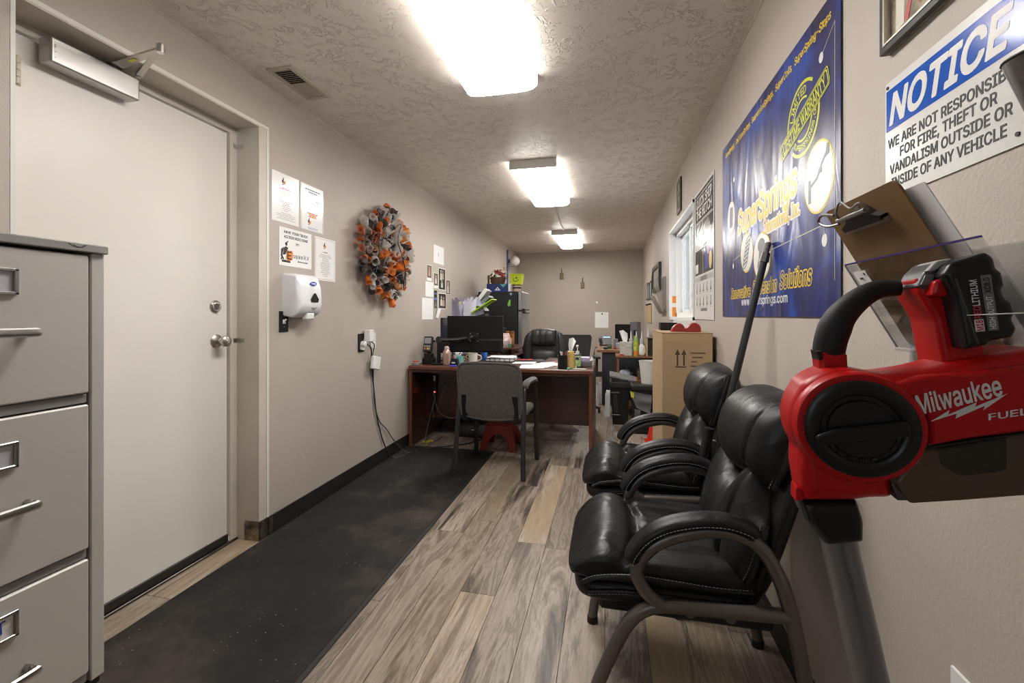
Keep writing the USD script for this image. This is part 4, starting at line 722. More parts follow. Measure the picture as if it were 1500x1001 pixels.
bn = Flat('banner', 'large dark blue vinyl banner with yellow lettering on the right wall', 'banner', 2.53, 1.195, 1.222, .885, vinylmat(), .0015, .004)
white_print = M('white_print', (.66, .65, .62), .35); gold = M('gold_print', (.72, .50, .02), .35); lime = M('lime_print', (.55, .58, .03), .35); grey_part = M('grey_print', (.16, .16, .17), .4); navy = M('navy_print', (.02, .022, .09), .3)
big = tpoly('SuperSprings', .105, .66, slant=.12, x=.285, y=.385); sml = tpoly('International, Inc.', .046, .33, slant=.1, x=.64, y=.312)
rotp = lambda g: affinity.rotate(g, 1.5, origin=(.28, .38))
bn.put('lettering_outline', rotp(unary_union([big.buffer(.0075), sml.buffer(.006)]).simplify(.0008)), white_print); bn.put('lettering', rotp(big), gold, .0006); bn.put('lettering', rotp(sml), gold, .0006)
bn.put('registered_mark', prism(ell(.011, .011, 16, .965, .42).difference(ell(.008, .008, 16, .965, .42)), .0004), white_print)
def card(cx_, cy_, rx, ry, ring=.006):
    bn.put('card_ring', ell(rx + ring, ry + ring, 40, cx_, cy_), gold); bn.put('card', ell(rx, ry, 40, cx_, cy_), white_print, .0005)
card(1.098, .407, .088, .100); card(.172, .488, .066, .08, .003); card(.42, .282, .083, .083); card(.616, .24, .095, .09)
bar = LineString([(1.045, .39), (1.09, .405), (1.12, .44), (1.15, .465)]).buffer(.0045)
bn.put('printed_part', unary_union([bar, sbox(1.035, .342, 1.05, .412), sbox(1.10, .415, 1.12, .43), Polygon([(1.14, .45), (1.165, .455), (1.162, .482), (1.15, .487)])]), grey_part, .001)
bn.put('printed_part', affinity.rotate(rrect(.05, .1, .008, .147, .44), -4), M('printed_violet', (.14, .13, .25), .4), .001)
coil = unary_union([affinity.rotate(ell(.034, .014, 20, .42 + .0, .282 + (i - 3) * .018).difference(ell(.026, .008, 20, .42, .282 + (i - 3) * .018)), 20) for i in range(7)])
bn.put('printed_part', affinity.skew(coil, xs=25, origin=(.42, .282)), grey_part, .001)
bn.put('printed_part', unary_union([ell(.042, .028, 24, .612, .285), sbox(.585, .2, .645, .275), ell(.045, .032, 24, .612, .205)]).difference(ell(.012, .016, 16, .66, .24)), grey_part, .001)
cx0, cy0 = .99, .622
ringp = lambda r0, r1, a0, a1: Polygon([(cx0 + r1 * math.cos(a), cy0 + r1 * math.sin(a)) for a in np.linspace(math.radians(a0), math.radians(a1), 24)] + [(cx0 + r0 * math.cos(a), cy0 + r0 * math.sin(a)) for a in np.linspace(math.radians(a1), math.radians(a0), 24)])
bn.put('seal_ring', unary_union([ringp(.108, .118, 52, 185), ringp(.106, .117, 228, 372), ringp(.062, .069, 62, 175), ringp(.062, .069, 238, 358)]), lime)
barp = affinity.rotate(rrect(.36, .062, .01, cx0 - .18, cy0 - .031), 17, origin=(cx0, cy0)); inb = affinity.rotate(rrect(.346, .05, .008, cx0 - .173, cy0 - .025), 17, origin=(cx0, cy0)); inb2 = affinity.rotate(rrect(.338, .044, .008, cx0 - .169, cy0 - .022), 17, origin=(cx0, cy0))
bn.put('seal_bar', barp, navy, .0005); bn.put('seal_bar_line', barp.difference(barp.buffer(-.003)).union(inb.difference(inb2)), lime, .001)
bn.put('lettering', affinity.rotate(tpoly('LIFETIME WARRANTY', .036, .315, x=cx0 - .157, y=cy0 - .018), 17, origin=(cx0, cy0)), lime, .0012)
def arctext(s, r, a0, a1, h, flip=False):
    out = []
    for i, ch in enumerate(s):
        if ch == ' ': continue
        a = a0 + (a1 - a0) * i / (len(s) - 1); g = tpoly(ch, h); b = g.bounds; g = affinity.translate(g, -(b[0] + b[2]) / 2, -h / 2)
        g = affinity.rotate(g, (a + 90) if flip else (a - 90), origin=(0, 0)); out.append(affinity.translate(g, cx0 + r * math.cos(math.radians(a)), cy0 + r * math.sin(math.radians(a))))
    return unary_union(out)
bn.put('lettering', arctext('LIMITED', .088, 160, 80, .024), lime); bn.put('lettering', arctext('SUPERSPRINGS.COM', .086, 228, 368, .017, True), lime)
sol = unary_union([tpoly('Innovative', .045, .30, slant=.2, x=.17, y=.088), tpoly('Suspension', .052, .27, slant=.2, x=.50, y=.094), tpoly('Solutions', .058, .25, slant=.2, x=.80, y=.1)])
bn.put('lettering_outline', sol.buffer(.0035).difference(sol.buffer(-.0006)), gold)
bn.put('lettering', txt('www.supersprings.com', .032, .53, x=.342, y=.05), white_print)
for s_, x_, w_ in (('SumoSprings,', .06, .17), ('Coil SumoSprings,', .25, .22), ('SuspensionSprings,', .49, .25), ('SuperCoils,', .76, .15), ('SuperSpring-Stops', .93, .24)):
    bn.put('lettering', txt(s_, .024, w_, slant=.15, x=x_, y=.822), gold)
for x_, y_, r_ in ((1.114, .745, .013), (1.134, .217, .016), (.219, .665, .011), (.207, .245, .011)): bn.put('printed_dot', ell(r_, r_ * 1.15, 20, x_, y_), white_print)
bn.put('printed_line', unary_union([LineString(c).buffer(.0012) for c in ([(1.118, .75), (1.192, .80), (1.192, .0 + .10)], [(1.134, .23), (1.134, .262), (.70, .25)], [(.207, .258), (.207, .272), (.33, .285)])]), M('printed_line', (.45, .42, .3), .4))
for x_, y_ in ((.02, .865), (.614, .862), (1.2, .865), (.02, .02), (.617, .03), (1.2, .02)): bn.put('grommet', prism(ell(.009, .009, 16, x_, y_).difference(ell(.004, .004, 12, x_, y_)), .0015), M('brass', (.6, .45, .18), .3, 1.0))
# warning sign
sgn = Flat('notice_sign', 'white and blue warning sign about vehicles in big black capitals', 'sign', 1.122, 1.454, .357, .254, M('sign_white', (.70, .70, .68), .18), .002, .001, 'sign_plate', .006)
sgn.put('blue_field', sbox(.004, .147, .353, .236), M('sign_blue', (.0, .085, .48), .14))
sgn.put('lettering', tpoly('NOTICE', .060, .284, slant=.22, x=.016, y=.160).buffer(.0016).simplify(.0003), white_print, .0004)
for s_, x_, w_, y_ in (('WE ARE NOT RESPONSIBLE', .010, .318, .1085), ('FOR FIRE, THEFT OR', .05, .235, .0805), ('VANDALISM OUTSIDE OR', .016, .296, .0515), ('INSIDE OF ANY VEHICLE', .022, .28, .0215)):
    sgn.put('lettering', txt(s_, .0195, w_, bold=True, x=x_, y=y_), ink)
for x_, y_ in ((.009, .243), (.348, .243), (.321, .017)): sgn.put('screw', cyl((x_, y_, 0), (x_, y_, .002), .0035, n=12), ink)
# framed picture cut by the top of the photo
fp_ = Flat('framed_picture', 'picture in a black frame high above the warning sign', 'picture', 1.113, 1.768, .30, .36, M('picture_ground', (.42, .36, .26), .2, var=((30, 30, 30), (.20, .17, .12), 3)), .006, .001, 'picture')
fp_.put('frame', prism(sbox(0, 0, .30, .36).difference(sbox(.017, .017, .283, .343)), .012), M('frame_black', (.012, .012, .012), .3))
fp_.put('frame_lip', prism(sbox(.013, .013, .287, .347).difference(sbox(.018, .018, .282, .342)), .0135), satin)
fp_.put('picture_card', Polygon([(.035, .03), (.06, .035), (.075, .343), (.035, .343)]), M('card_cream', (.6, .57, .48), .4)); fp_.put('painted_shape', unary_union([LineString([(.07, .04), (.09, .10), (.10, .2)]).buffer(.006), LineString([(.11, .05), (.105, .1), (.115, .2)]).buffer(.006), LineString([(.075, .075), (.115, .085)]).buffer(.004)]), M('painted_red', (.45, .03, .03), .4), .0005)
fp_.put('painted_shape', unary_union([ell(.028, .022, 20, .11, .16), sbox(.09, .17, .14, .3)]), M('painted_ochre', (.55, .42, .08), .4), .0008)
# tall poster with a calendar foot
po = Flat('wall_poster', 'tall black and white truck hitch poster with rows of small figures between window and banner', 'poster', 3.32, 1.172, .59, .875, M('poster_paper', (.62, .61, .60), .3), .001, .003)
pb = M('poster_black', (.035, .032, .033), .16, bump=(9, .35, .02)); po.put('black_field', sbox(.03, .30, .57, .855), pb)
po.put('title', txt('QUICK SHIP', .06, .46, x=.07, y=.755), white_print, .0005); po.put('title', txt('THE HITCH', .06, .46, x=.07, y=.68), white_print, .0005)
for y_ in (.83, .655): po.put('title_line', sbox(.05, y_, .55, y_ + .005), white_print, .0005)
po.put('printed_photo', Polygon([(.04, .47), (.28, .47), (.28, .63), (.2, .60), (.04, .56)]), M('poster_grey', (.38, .37, .37), .2), .0005); po.put('printed_photo', Polygon([(.30, .49), (.50, .49), (.52, .56), (.44, .64), (.34, .62), (.32, .55)]), M('poster_grey2', (.20, .195, .195), .2), .0005)
po.put('printed_photo', Polygon([(.33, .32), (.56, .32), (.56, .47), (.35, .45)]), M('poster_blue', (.06, .07, .32), .2), .0005); po.put('fold', unary_union([sbox(.03, .468, .57, .474), sbox(.283, .30, .287, .855), sbox(.03, .645, .57, .649)]), M('fold_white', (.7, .7, .7), .2), .0008)
po.put('printed_badge', ell(.035, .055, 24, .50, .365), gold, .001); po.put('printed_badge', sbox(.05, .315, .14, .375), white_print, .001); po.put('printed_face', ell(.03, .025, 16, .44, .43), M('poster_skin', (.4, .28, .2), .3), .001)
po.put('heading_bar', unary_union([sbox(.03, .255, .2, .285), sbox(.41, .255, .57, .285)]), M('poster_taupe', (.40, .37, .35), .4)); po.put('heading_bar', sbox(.21, .255, .40, .285), grey_part); po.put('heading_bar', sbox(.21, .055, .40, .075), grey_part)
for r_ in (0, 1):
    for i in range(5):
        x_, y_ = .085 + i * .105, .185 - r_ * .09
        po.put('printed_figure', unary_union([Polygon([(x_ - .022, y_), (x_ + .022, y_ - .004), (x_ + .01, y_ + .022), (x_ - .006, y_ + .02)]), sbox(x_ - .006, y_ + .015, x_ + .008, y_ + .042), ell(.009, .008, 12, x_ + .002, y_ + .047), sbox(x_ - .022, y_ - .012, x_ + .02, y_ - .009)]), grey_part)
# narrow sign above the window
ss = Flat('narrow_sign', 'narrow dark plaque high on the wall above the window', 'plaque', 4.10, 2.085, .205, .285, M('plaque_brown', (.045, .035, .03), .35), .012, .001, 'plaque')
ss.put('plaque_print', unary_union([ell(.03, .02, 16, .1, .235), LineString([(.05, .18), (.14, .2)]).buffer(.01), sbox(.09, .1, .13, .14), LineString([(.06, .03), (.13, .03), (.13, .08)]).buffer(.008)]), M('plaque_pale', (.45, .42, .4), .5)); ss.put('plaque_border', sbox(.01, .01, .195, .275).difference(sbox(.017, .017, .188, .268)), M('plaque_edge', (.16, .12, .1), .4))
# stickers on the window
for i, (y, x, z, lab, m1, m2_) in enumerate(((4.50, R + .0015, 1.19, 'orange and white sticker strip on the far window jamb', M('sticker_orange', (.8, .25, .02), .4), paper), (3.84, R + .075, 1.26, 'pale pictorial sticker strip on the window glass', M('sticker_peach', (.65, .45, .38), .4), M('sticker_blue', (.3, .4, .6), .4)))):
    t = Thing('window_sticker', lab, 'sticker', (x, y, z))
    for k, (z0, z1, mm) in enumerate(((0, .09, m1), (.09, .13, m2_), (.13, .20, m1))):
        if i == 0: t.part('sticker_print', bx(R + .015, R + .07, W1 - .0235, W1 - .0222, z + z0, z + z1), mm, smooth=False)
        else: t.part('sticker_print', bx(R + .0805, R + .0815, y - .05, y + .07, z + z0, z + z1), mm, smooth=False)
# frames and files on the far half of the right wall
def frame_pic(y0, y1, z0, z1, label, fm, pm, xx=R, w=.02, d=.02, name='picture_frame'):
    t = Thing(name, label, 'picture frame', (xx, (y0 + y1) / 2, (z0 + z1) / 2))
    t.part('frame', cat_(bx(xx - d, xx, y0, y0 + w, z0, z1, .002), bx(xx - d, xx, y1 - w, y1, z0, z1, .002), bx(xx - d, xx, y0 + w, y1 - w, z0, z0 + w, .002), bx(xx - d, xx, y0 + w, y1 - w, z1 - w, z1, .002)), fm)
    t.part('picture', bx(xx - d * .5, xx - .001, y0 + w, y1 - w, z0 + w, z1 - w), pm, smooth=False)
fb = M('frame_dark', (.03, .026, .025), .4)
frame_pic(5.38, 6.2, 1.50, 1.83, 'largest dark wooden frame on the far right wall, beyond the window', fb, M('picture_grey', (.38, .36, .35), .3), w=.05, d=.03)
FX = .63
frame_pic(6.48, 6.72, 1.46, 1.80, 'white edged frame next to the largest dark frame', fb, paper, FX)
frame_pic(6.80, 7.02, 1.44, 1.72, 'slim certificate frame, nearest of the three by the back corner', fb, paper, FX)
frame_pic(7.10, 7.32, 1.44, 1.71, 'slim certificate frame, middle of the three by the back corner', fb, paper, FX)
frame_pic(7.40, 7.66, 1.45, 1.73, 'slim certificate frame, farthest of the three by the back corner', fb, paper, FX)
hb = Thing('hook_board', 'pale wooden hook board below the certificate frames', 'hook board', (FX, 7.2, 1.22))
tan_wood = M('tan_wood', (.42, .29, .15), .5)
for i in range(3): hb.part('board', bx(FX - .018, FX, 6.85 + i * .27, 7.08 + i * .27, 1.08, 1.36, .003), tan_wood)
for i in range(3): hb.part('hook', cyl((FX - .04, 6.95 + i * .27, 1.37), (FX, 6.95 + i * .27, 1.37), .012, n=10), black_plastic)
acr = glassy('acrylic', (.93, .94, .95)); acr_grey = glassy('acrylic_smoke', (.86, .86, .87))
wf = Thing('wall_pocket', 'clear plastic wall pocket with a silver edge under the dark frame', 'wall pocket', (R, 5.15, 1.35))
wf.part('pocket', cat_(hullp([(R - .004, y, z) for y in (4.9, 5.3) for z in (1.22, 1.62)] + [(R - .10, y, 1.6) for y in (4.9, 5.3)]).slice_plane([0, 0, 1.21], [0, 0, 1]), ), acr_grey, smooth=False); wf.part('metal_edge', xf(bx(-.004, .004, 4.9, 5.3, 0, .22, .001), rot('y', -28), (R - .03, 0, 1.22)), satin)
# near file holder with clipboard
hd = Thing('file_holder', 'clear acrylic wall file holder with a small white label below the sign', 'file holder', (R, .86, 1.23))
def tilt(y0, y1, z0, z1, x_at_mid, zmid, k, t):   # slab leaning out from the wall: x = x_at_mid - k (z - zmid)
    X = lambda z: x_at_mid - k * (z - zmid)
    return hullp([(X(z) + dx, y, z) for z in (z0, z1) for y in (y0, y1) for dx in (-t / 2, t / 2)])
KX = .55
hd.part('front_panel', tilt(.70, 1.04, 1.135, 1.304, .482, 1.304, KX, .003), acr, smooth=False)
hd.part('back_panel', bx(R - .005, R - .002, .70, 1.04, 1.10, 1.31), acr, smooth=False); hd.part('base', bx(R - .03, R - .002, .70, 1.04, 1.128, 1.133), acr, smooth=False)
hd.part('side_panel', prism(Polygon([(R - .005, 1.133), (R - .005, 1.30), (.484, 1.304), (.575, 1.135)]), .003, FW, (0, 1.04, 0)), acr, smooth=False)
hd.part('front_edge', tilt(.70, 1.04, 1.3035, 1.306, .482, 1.304, KX, .003), M('acrylic_edge', (.10, .07, .28), .2), smooth=False)
hd.part('side_edge', tilt(1.0385, 1.0415, 1.135, 1.304, .4805, 1.304, KX, .003), M('acrylic_edge_grey', (.4, .4, .42), .2), smooth=False)
hd.part('label', tilt(.985, 1.028, 1.262, 1.288, .4965, 1.275, KX, .001), paper, smooth=False); hd.part('label_print', cat_(tilt(1.004, 1.014, 1.272, 1.275, .4948, 1.275, KX, .0008), tilt(.99, .994, 1.279, 1.283, .4948, 1.275, KX, .0008)), ink, smooth=False)
cbd = Thing('clipboard', 'worn brown clipboard with a big steel clip standing in the file holder', 'clipboard', (.52, .91, 1.14))
kk = .14 / .255
def onboard(poly, d0, d1):   # drawings on the leaning board: x to the viewer's right, y up the board
    ax = np.array((0, -1, 0.)); up = np.array((-kk, 0, 1.0)); up /= np.linalg.norm(up); nn = np.cross(ax, up)
    return xf(prism(poly, d1 - d0), np.array([ax, up, nn]).T, np.array((.590, 1.026, 1.141)) + nn * d0)
hardboard = M('hardboard', (.20, .115, .045), .45, var=((9, 9, 9), (.155, .088, .034), 4))
cbd.part('board', onboard(rrect(.228, .312, .014), 0, .0035), hardboard, smooth=False)
cl = cbd.part('clip_jaw', onboard(Polygon([(.045, .268), (.05, .26), (.165, .26), (.17, .268), (.15, .276), (.135, .292), (.085, .292), (.07, .276)]), .0035, .016), M('clip_steel', (.10, .095, .09), .3, 1.0), smooth=False)
cbd.part('clip_lip', onboard(sbox(.045, .254, .17, .262), .0035, .012), satin, parent=cl, smooth=False)
def bd3(x, y, d):
    ax = np.array((0, -1, 0.)); up = np.array((-kk, 0, 1.0)); up /= np.linalg.norm(up); nn = np.cross(ax, up); return np.array((.590, 1.026, 1.141)) + ax * x + up * y + nn * d
cbd.part('clip_wire', cat_(tube(spline([bd3(*p) for p in ((.07, .285, .018), (.075, .30, .024), (.1, .318, .02), (.125, .30, .024), (.15, .302, .02), (.155, .285, .016))], 5), .0022, 7), tube([bd3(.06, .287, .02), bd3(.155, .287, .02)], .005, 8), tube(spline([bd3(*p) for p in ((.05, .28, .016), (.02, .285, .022), (.0, .30, .022), (.02, .31, .02), (.05, .3, .016))], 5), .003, 7)), M('clip_wire', (.25, .24, .23), .45, .8), parent=cl)
cbd.part('clip_hole', onboard(ell(.008, .006, 16, .105, .298), .0035, .0045), satin, smooth=False)
t = Thing('paper_sheaf', 'white papers in the file holder behind the clipboard', 'papers', (.56, .86, 1.14))
t.part('sheet', xf(onboard(rrect(.216, .29, .004), -.008, -.0065), None, (.0, -.045, .0)), paper, smooth=False); t.part('sheet', xf(onboard(rrect(.216, .285, .004), -.0045, -.003), None, (0, .012, 0)), M('paper_lilac', (.66, .65, .70), .5), smooth=False)
# black tin hanging at the frame edge and a bundle of cable ties
tin = Thing('hanging_cup', 'worn black tapered cup shape hanging on the wall over the warning sign', 'holder', (R, .70, 1.5))
tin.part('cup', cat_(cyl((.55, .682, 1.445), (.54, .690, 1.535), .022, .036, 24)), M('worn_black', (.02, .017, .015), .35, var=((60, 60, 60), (.07, .055, .045), 3))); tin.part('rim', tube([(.54 + .036 * math.cos(a) * .98, .690 + .036 * math.sin(a), 1.535 + .004 * math.cos(a)) for a in np.linspace(0, 6.2832, 24)[:-1]], .002, 6, True), dark_plastic); tin.part('hanger', bx(.565, R, .69, .705, 1.52, 1.528), dark_plastic)
zt = Thing('cable_ties', 'bunch of white cable ties poking in at the right edge beside the vacuum battery', 'cable ties', (.49, .56, 1.2))
for i, (p0_, p1_) in enumerate((((.394, .592, 1.2), (.56, .575, 1.206)), ((.458, .600, 1.201), (.57, .585, 1.204)), ((.462, .602, 1.195), (.575, .588, 1.197)), ((.466, .604, 1.190), (.575, .590, 1.191)))):
    zt.part('cable_tie', tube(spline([p0_, (np.array(p0_) + p1_) / 2 + (0, 0, .001 + .002 * i), p1_], 4), [.0007] + [.0014] * 7 + [.0014], 6, flat=.0008), white_plastic)
zt.part('tie_anchor', bx(.556, R, .57, .60, 1.18, 1.215, .003), dark_plastic)
# wall socket plate low on the right wall
wp = Thing('wall_plate', 'white wall plate low on the right wall at the bottom edge of the photo', 'wall plate', (R, .895, .52)); wp.part('plate', bx(R - .006, R, .86, .931, .46, .577, .002), white_plastic); wp.part('socket_face', bx(R - .008, R - .006, .88, .912, .485, .552, .001), white_plastic)
# cardboard box with things on top
cardm = M('cardboard', (.36, .245, .135), .7, var=((2.5, 2.5, 1.2), (.40, .28, .16), 4))
BX0, BX1, BY0, BY1, BZ = .30, .575, 2.66, 3.22, 1.10
cbx = Thing('cardboard_box', 'tall brown cardboard carton standing against the right wall behind the chairs', 'carton', (.44, 2.94, 0))
cbx.part('carton', bx(BX0, BX1, BY0, BY1, .0, BZ - .003, .004), cardm)
cbx.part('top_flap', cat_(bx(BX0 - .002, BX1 + .002, BY0 - .003, (BY0 + BY1) / 2 - .002, BZ - .003, BZ, .001), bx(BX0 - .002, BX1 + .002, (BY0 + BY1) / 2 + .002, BY1 + .003, BZ - .003, BZ, .001)), cardm)
cbx.part('box_tape', cat_(bx(BX0 + .01, BX1 - .01, BY0 - .0006, BY0 - .0001, BZ - .05, BZ - .004)), M('kraft_tape', (.40, .27, .14), .35))
arrow = lambda x: unary_union([sbox(x - .004, 0, x + .004, .075), Polygon([(x - .014, .062), (x + .014, .062), (x, .095)])])
cbx.part('up_arrows', prism(unary_union([arrow(.0), arrow(.035), sbox(-.012, -.01, .047, -.004)]), .0006, FW, (.385, BY0 - .0002, .91)), M('carton_ink', (.05, .035, .025), .7)); cbx.part('box_print', xf(bars([(.07, .075, .08, .008), (.08, .05, .055, .008), (.075, .025, .03, .008), (.07, .0, .09, .008)]), FW, (.385, BY0 - .0002, .905)), M('carton_ink2', (.12, .08, .05), .7))
def scoop(cx_, cy_, r):
    m = sellip((0, 0, 0), (r, .075, r * 1.25), 2.2, 2.0, 40, 24); v = np.array(m.vertices); v[:, 0] += .35 * v[:, 2] * (v[:, 2] > 0) * .5; v[:, 1] = np.maximum(v[:, 1], -.03); v[:, 2] = np.maximum(v[:, 2], 0)
    m = trimesh.Trimesh(v + np.array((cx_, cy_, BZ + .0015)), m.faces, process=False); m.update_faces(m.nondegenerate_faces()); return m
red_pl = M('dark_red_plastic', (.26, .022, .02), .4)
for x_, y_, r_, lab in ((.405, 2.80, .04, 'dark red curved scoop on the carton, left of the pair'), (.487, 2.78, .044, 'dark red curved scoop on the carton, right of the pair')): single('red_scoop', scoop(x_, y_, r_), red_pl, lab, 'scoop')
obn = Thing('organizer_bin', 'small open black bin at the back of the carton top', 'bin', (.385, 3.1, BZ + .001)); obn.part('bin_body', cat_(bx(.335, .44, 3.05, 3.055, BZ + .001, BZ + .05), bx(.335, .44, 3.145, 3.15, BZ + .001, BZ + .05), bx(.335, .34, 3.055, 3.145, BZ + .001, BZ + .05), bx(.435, .44, 3.055, 3.145, BZ + .001, BZ + .05), bx(.335, .44, 3.05, 3.15, BZ + .001, BZ + .004)), black_plastic); obn.part('divider', bx(.382, .386, 3.046, 3.145, BZ + .004, BZ + .05), dark_plastic)
single('white_card', xf(bx(-.07, .07, -.001, .001, 0, .065), rot('x', -8), (.49, 3.08, BZ + .001)), paper, 'white card leaning upright on the carton behind the red scoops', 'card')
# pole leaning in the corner between the chairs
pl = Thing('extension_pole', 'black extension pole with a threaded tip leaning on the banner between the chairs', 'pole', (.27, 1.83, 0))
p0, p1 = np.array((.262, 1.835, .003)), np.array((.568, 1.808, 1.40)); dirp = (p1 - p0) / np.linalg.norm(p1 - p0)
pl.part('shaft', cyl(p0, p1, .0155, .0125, 16), M('pole_black', (.018, .018, .019), .4)); pl.part('collar', cyl(p1, p1 + dirp * .035, .017, .015, 6), M('collar_grey', (.12, .115, .11), .35, .6))
th = [(0.0, .009)] ; tip = pl.part('threaded_tip', cat_(cyl(p1 + dirp * .035, p1 + dirp * .075, .009), *[cyl(p1 + dirp * (.038 + i * .006), p1 + dirp * (.041 + i * .006), .0115) for i in range(6)]), M('tip_grey', (.2, .19, .18), .35, .5))
gp = p0 + dirp * .70 + np.array((-.045, .0, 0)); pl.part('side_grip', cat_(cyl(gp - (.012, 0, .06), gp + (.012, 0, .06), .018, n=16), cyl(gp + (.01, 0, .055), gp + (.0125, 0, .075), .0205, n=16)), black_plastic)
pl.part('grip_bracket', cyl(gp + (0, 0, .03), gp + (.05, 0, .02), .008), chrome)
# ---------------- leather guest chairs along the right wall ----------------
def leather():
    n = {'t': ('texture_coordinate', {}), 'mp': ('mapping', dict(scale=(14, 30, 14))), 'n1': ('noise_texture', dict(scale=.55, detail=3.0, distortion=1.3)), 'n2': ('noise_texture', dict(scale=420.0, detail=1.0)), 'ms': ('math', dict(math_type='multiply_add', value2=.06)),
         'b': ('bump', dict(strength=.5, distance=.009)), 'n3': ('noise_texture', dict(scale=9.0, detail=3.0)), 'rr': ('map_range', dict(from_min=.3, from_max=.7, to_min=.33, to_max=.48)), 'p': ('principled_bsdf', dict(base_color=(.006, .0058, .006), specular_ior_level=.34))}
    l = [('t.object', 'mp.vector'), ('mp.vector', 'n1.vector'), ('t.object', 'n2.vector'), ('n2.fac', 'ms.value1'), ('n1.fac', 'ms.value3'), ('ms.value', 'b.height'), ('b.normal', 'p.normal'), ('t.object', 'n3.vector'), ('n3.fac', 'rr.value'), ('rr.result', 'p.roughness')]
    return usdkit.material(stage, '/World/Looks/black_leather', n, l, surface='p.BSDF')
leather_m = leather(); frame_m = M('bronze_tube', (.15, .132, .12), .38, .6); thread = M('stitch_thread', (.22, .21, .2), .7)
def dashes(path, r=.0011, on=.006, off=.0035):
    P = np.array(path); seg = np.r_[0, np.cumsum(np.linalg.norm(np.diff(P, axis=0), axis=1))]; out = []; s = 0
    at = lambda q: np.array([np.interp(q, seg, P[:, i]) for i in range(3)])
    while s + on < seg[-1]: out.append(cyl(at(s), at(s + on), r, n=4)); s += on + off
    return cat_(*out)
gch = Thing('guest_chair', 'black leather guest chair with padded arms, nearest on the right', 'chair', (.212, 1.49, 0), 0, 'black leather guest chairs', local=True)
A = lambda pts, y: [(x - .2, y, z) for x, z in pts]
armp = [(.515, .0195), (.478, .24), (.44, .44), (.405, .545), (.355, .612), (.275, .632), (.195, .618), (.125, .588), (.082, .548), (.062, .50), (.076, .462), (.104, .43), (.135, .415)]
legp = [(-.075, .0195), (-.062, .10), (-.036, .19), (.02, .32), (.055, .375), (.095, .405), (.15, .418), (.30, .425), (.44, .432)]
padp = [(.050, .528), (.056, .555), (.088, .598), (.14, .632), (.215, .654), (.285, .658), (.335, .646), (.358, .630)]
for s in (-1, 1):
    y = s * .25
    gch.part('arm_frame', tube(spline(A(armp, y), 6), .0185, 12), frame_m); gch.part('leg_frame', tube(spline(A(legp, y), 6), .0185, 12), frame_m)
    for x in (.515, -.075): gch.part('foot_glide', cyl((x - .2, y, .0005), (x - .2, y, .024), .021, n=14), black_plastic)
    pp = spline(A(padp, y), 6); N = len(pp); rr_ = np.full(N, .0215); rr_[:3] = (.011, .017, .020); rr_[-3:] = (.020, .017, .011)
    pad = tube(pp, rr_, 20, flat=.033, up=(0, 0, 1)); ap = gch.part('armrest', pad, leather_m, smooth=60)
    for q in (-1, 1):
        edge = pp[2:-2] + np.array((0, q * .0332, -.004)); gch.part('stitching', dashes(edge), thread, parent=ap)
gch.part('seat_board', bx(-.24, .22, -.2, .2, .348, .385, .008), black_plastic)
for y in (-.2, .2): gch.part('cross_bar', cyl((.0 if y < 0 else .1, -.25, .405), (.0 if y < 0 else .1, .25, .405), .014, n=12), frame_m)
# seat: base cushion, top cushion with a rolled front and a seam near it, side seams
def w_base(V):
    V[:, 2] -= .012 * np.clip((-.12 - V[:, 0]) / .1, 0, 1); return V
gch.part('seat_base_cushion', sellip((-.07, 0, .418), (.245, .232, .05), 6, 3, wr=.014, seed=21, warp=w_base), leather_m, smooth=60)
def w_seat(V):
    x, y, z = V[:, 0].copy(), V[:, 1].copy(), V[:, 2].copy(); up = z > 0
    z += up * (.030 * np.exp(-((x + .165) / .07) ** 2))                                     # full front roll
    z -= up * .024 * np.exp(-((x + .075 + .5 * y ** 2) / .011) ** 2)                        # seam behind the roll
    z += up * .014 * np.clip((np.abs(y) - .12) / .06, 0, 1) * (x > -.08); z -= up * .014 * np.exp(-((np.abs(y) - .135) / .009) ** 2) * (x > -.07)   # bolsters and their seams
    z -= .045 * np.clip((-.20 - x) / .07, 0, 1) ** 2
    z += up * (meshkit.fbm(np.stack([x * 9, y * 34, z * 4], -1), 3, 5) - .5) * .012 * np.clip((x + .3) / .1, 0, 1)
    x -= .020 * np.clip(1 - np.abs(z + .015) / .07, 0, 1) * (x < -.15)
    return np.stack([x, y, z], -1)
sc = gch.part('seat_cushion', sellip((-.055, 0, .468), (.262, .236, .055), 6, 2.5, 110, 56, wr=.008, seed=22, warp=w_seat), leather_m, smooth=60)
for s in (-1, 1):
    e = [(-.285, s * .228, .438), (-.245, s * .238, .462), (-.16, s * .240, .476), (-.05, s * .240, .474), (.07, s * .238, .468), (.16, s * .228, .466)]
    gch.part('piping', tube(spline(e, 6), .0065, 8), leather_m, parent=sc); gch.part('stitching', dashes(spline([(x, y_ + s * .003, z + .008) for x, y_, z in e], 6)), thread, parent=sc)
    e2 = [(-.27, s * .226, .412), (-.16, s * .236, .432), (.0, s * .237, .432), (.15, s * .228, .425)]
    gch.part('piping', tube(spline(e2, 6), .0055, 8), leather_m, parent=sc); gch.part('stitching', dashes(spline([(x, y_ + s * .003, z - .007) for x, y_, z in e2], 6)), thread, parent=sc)
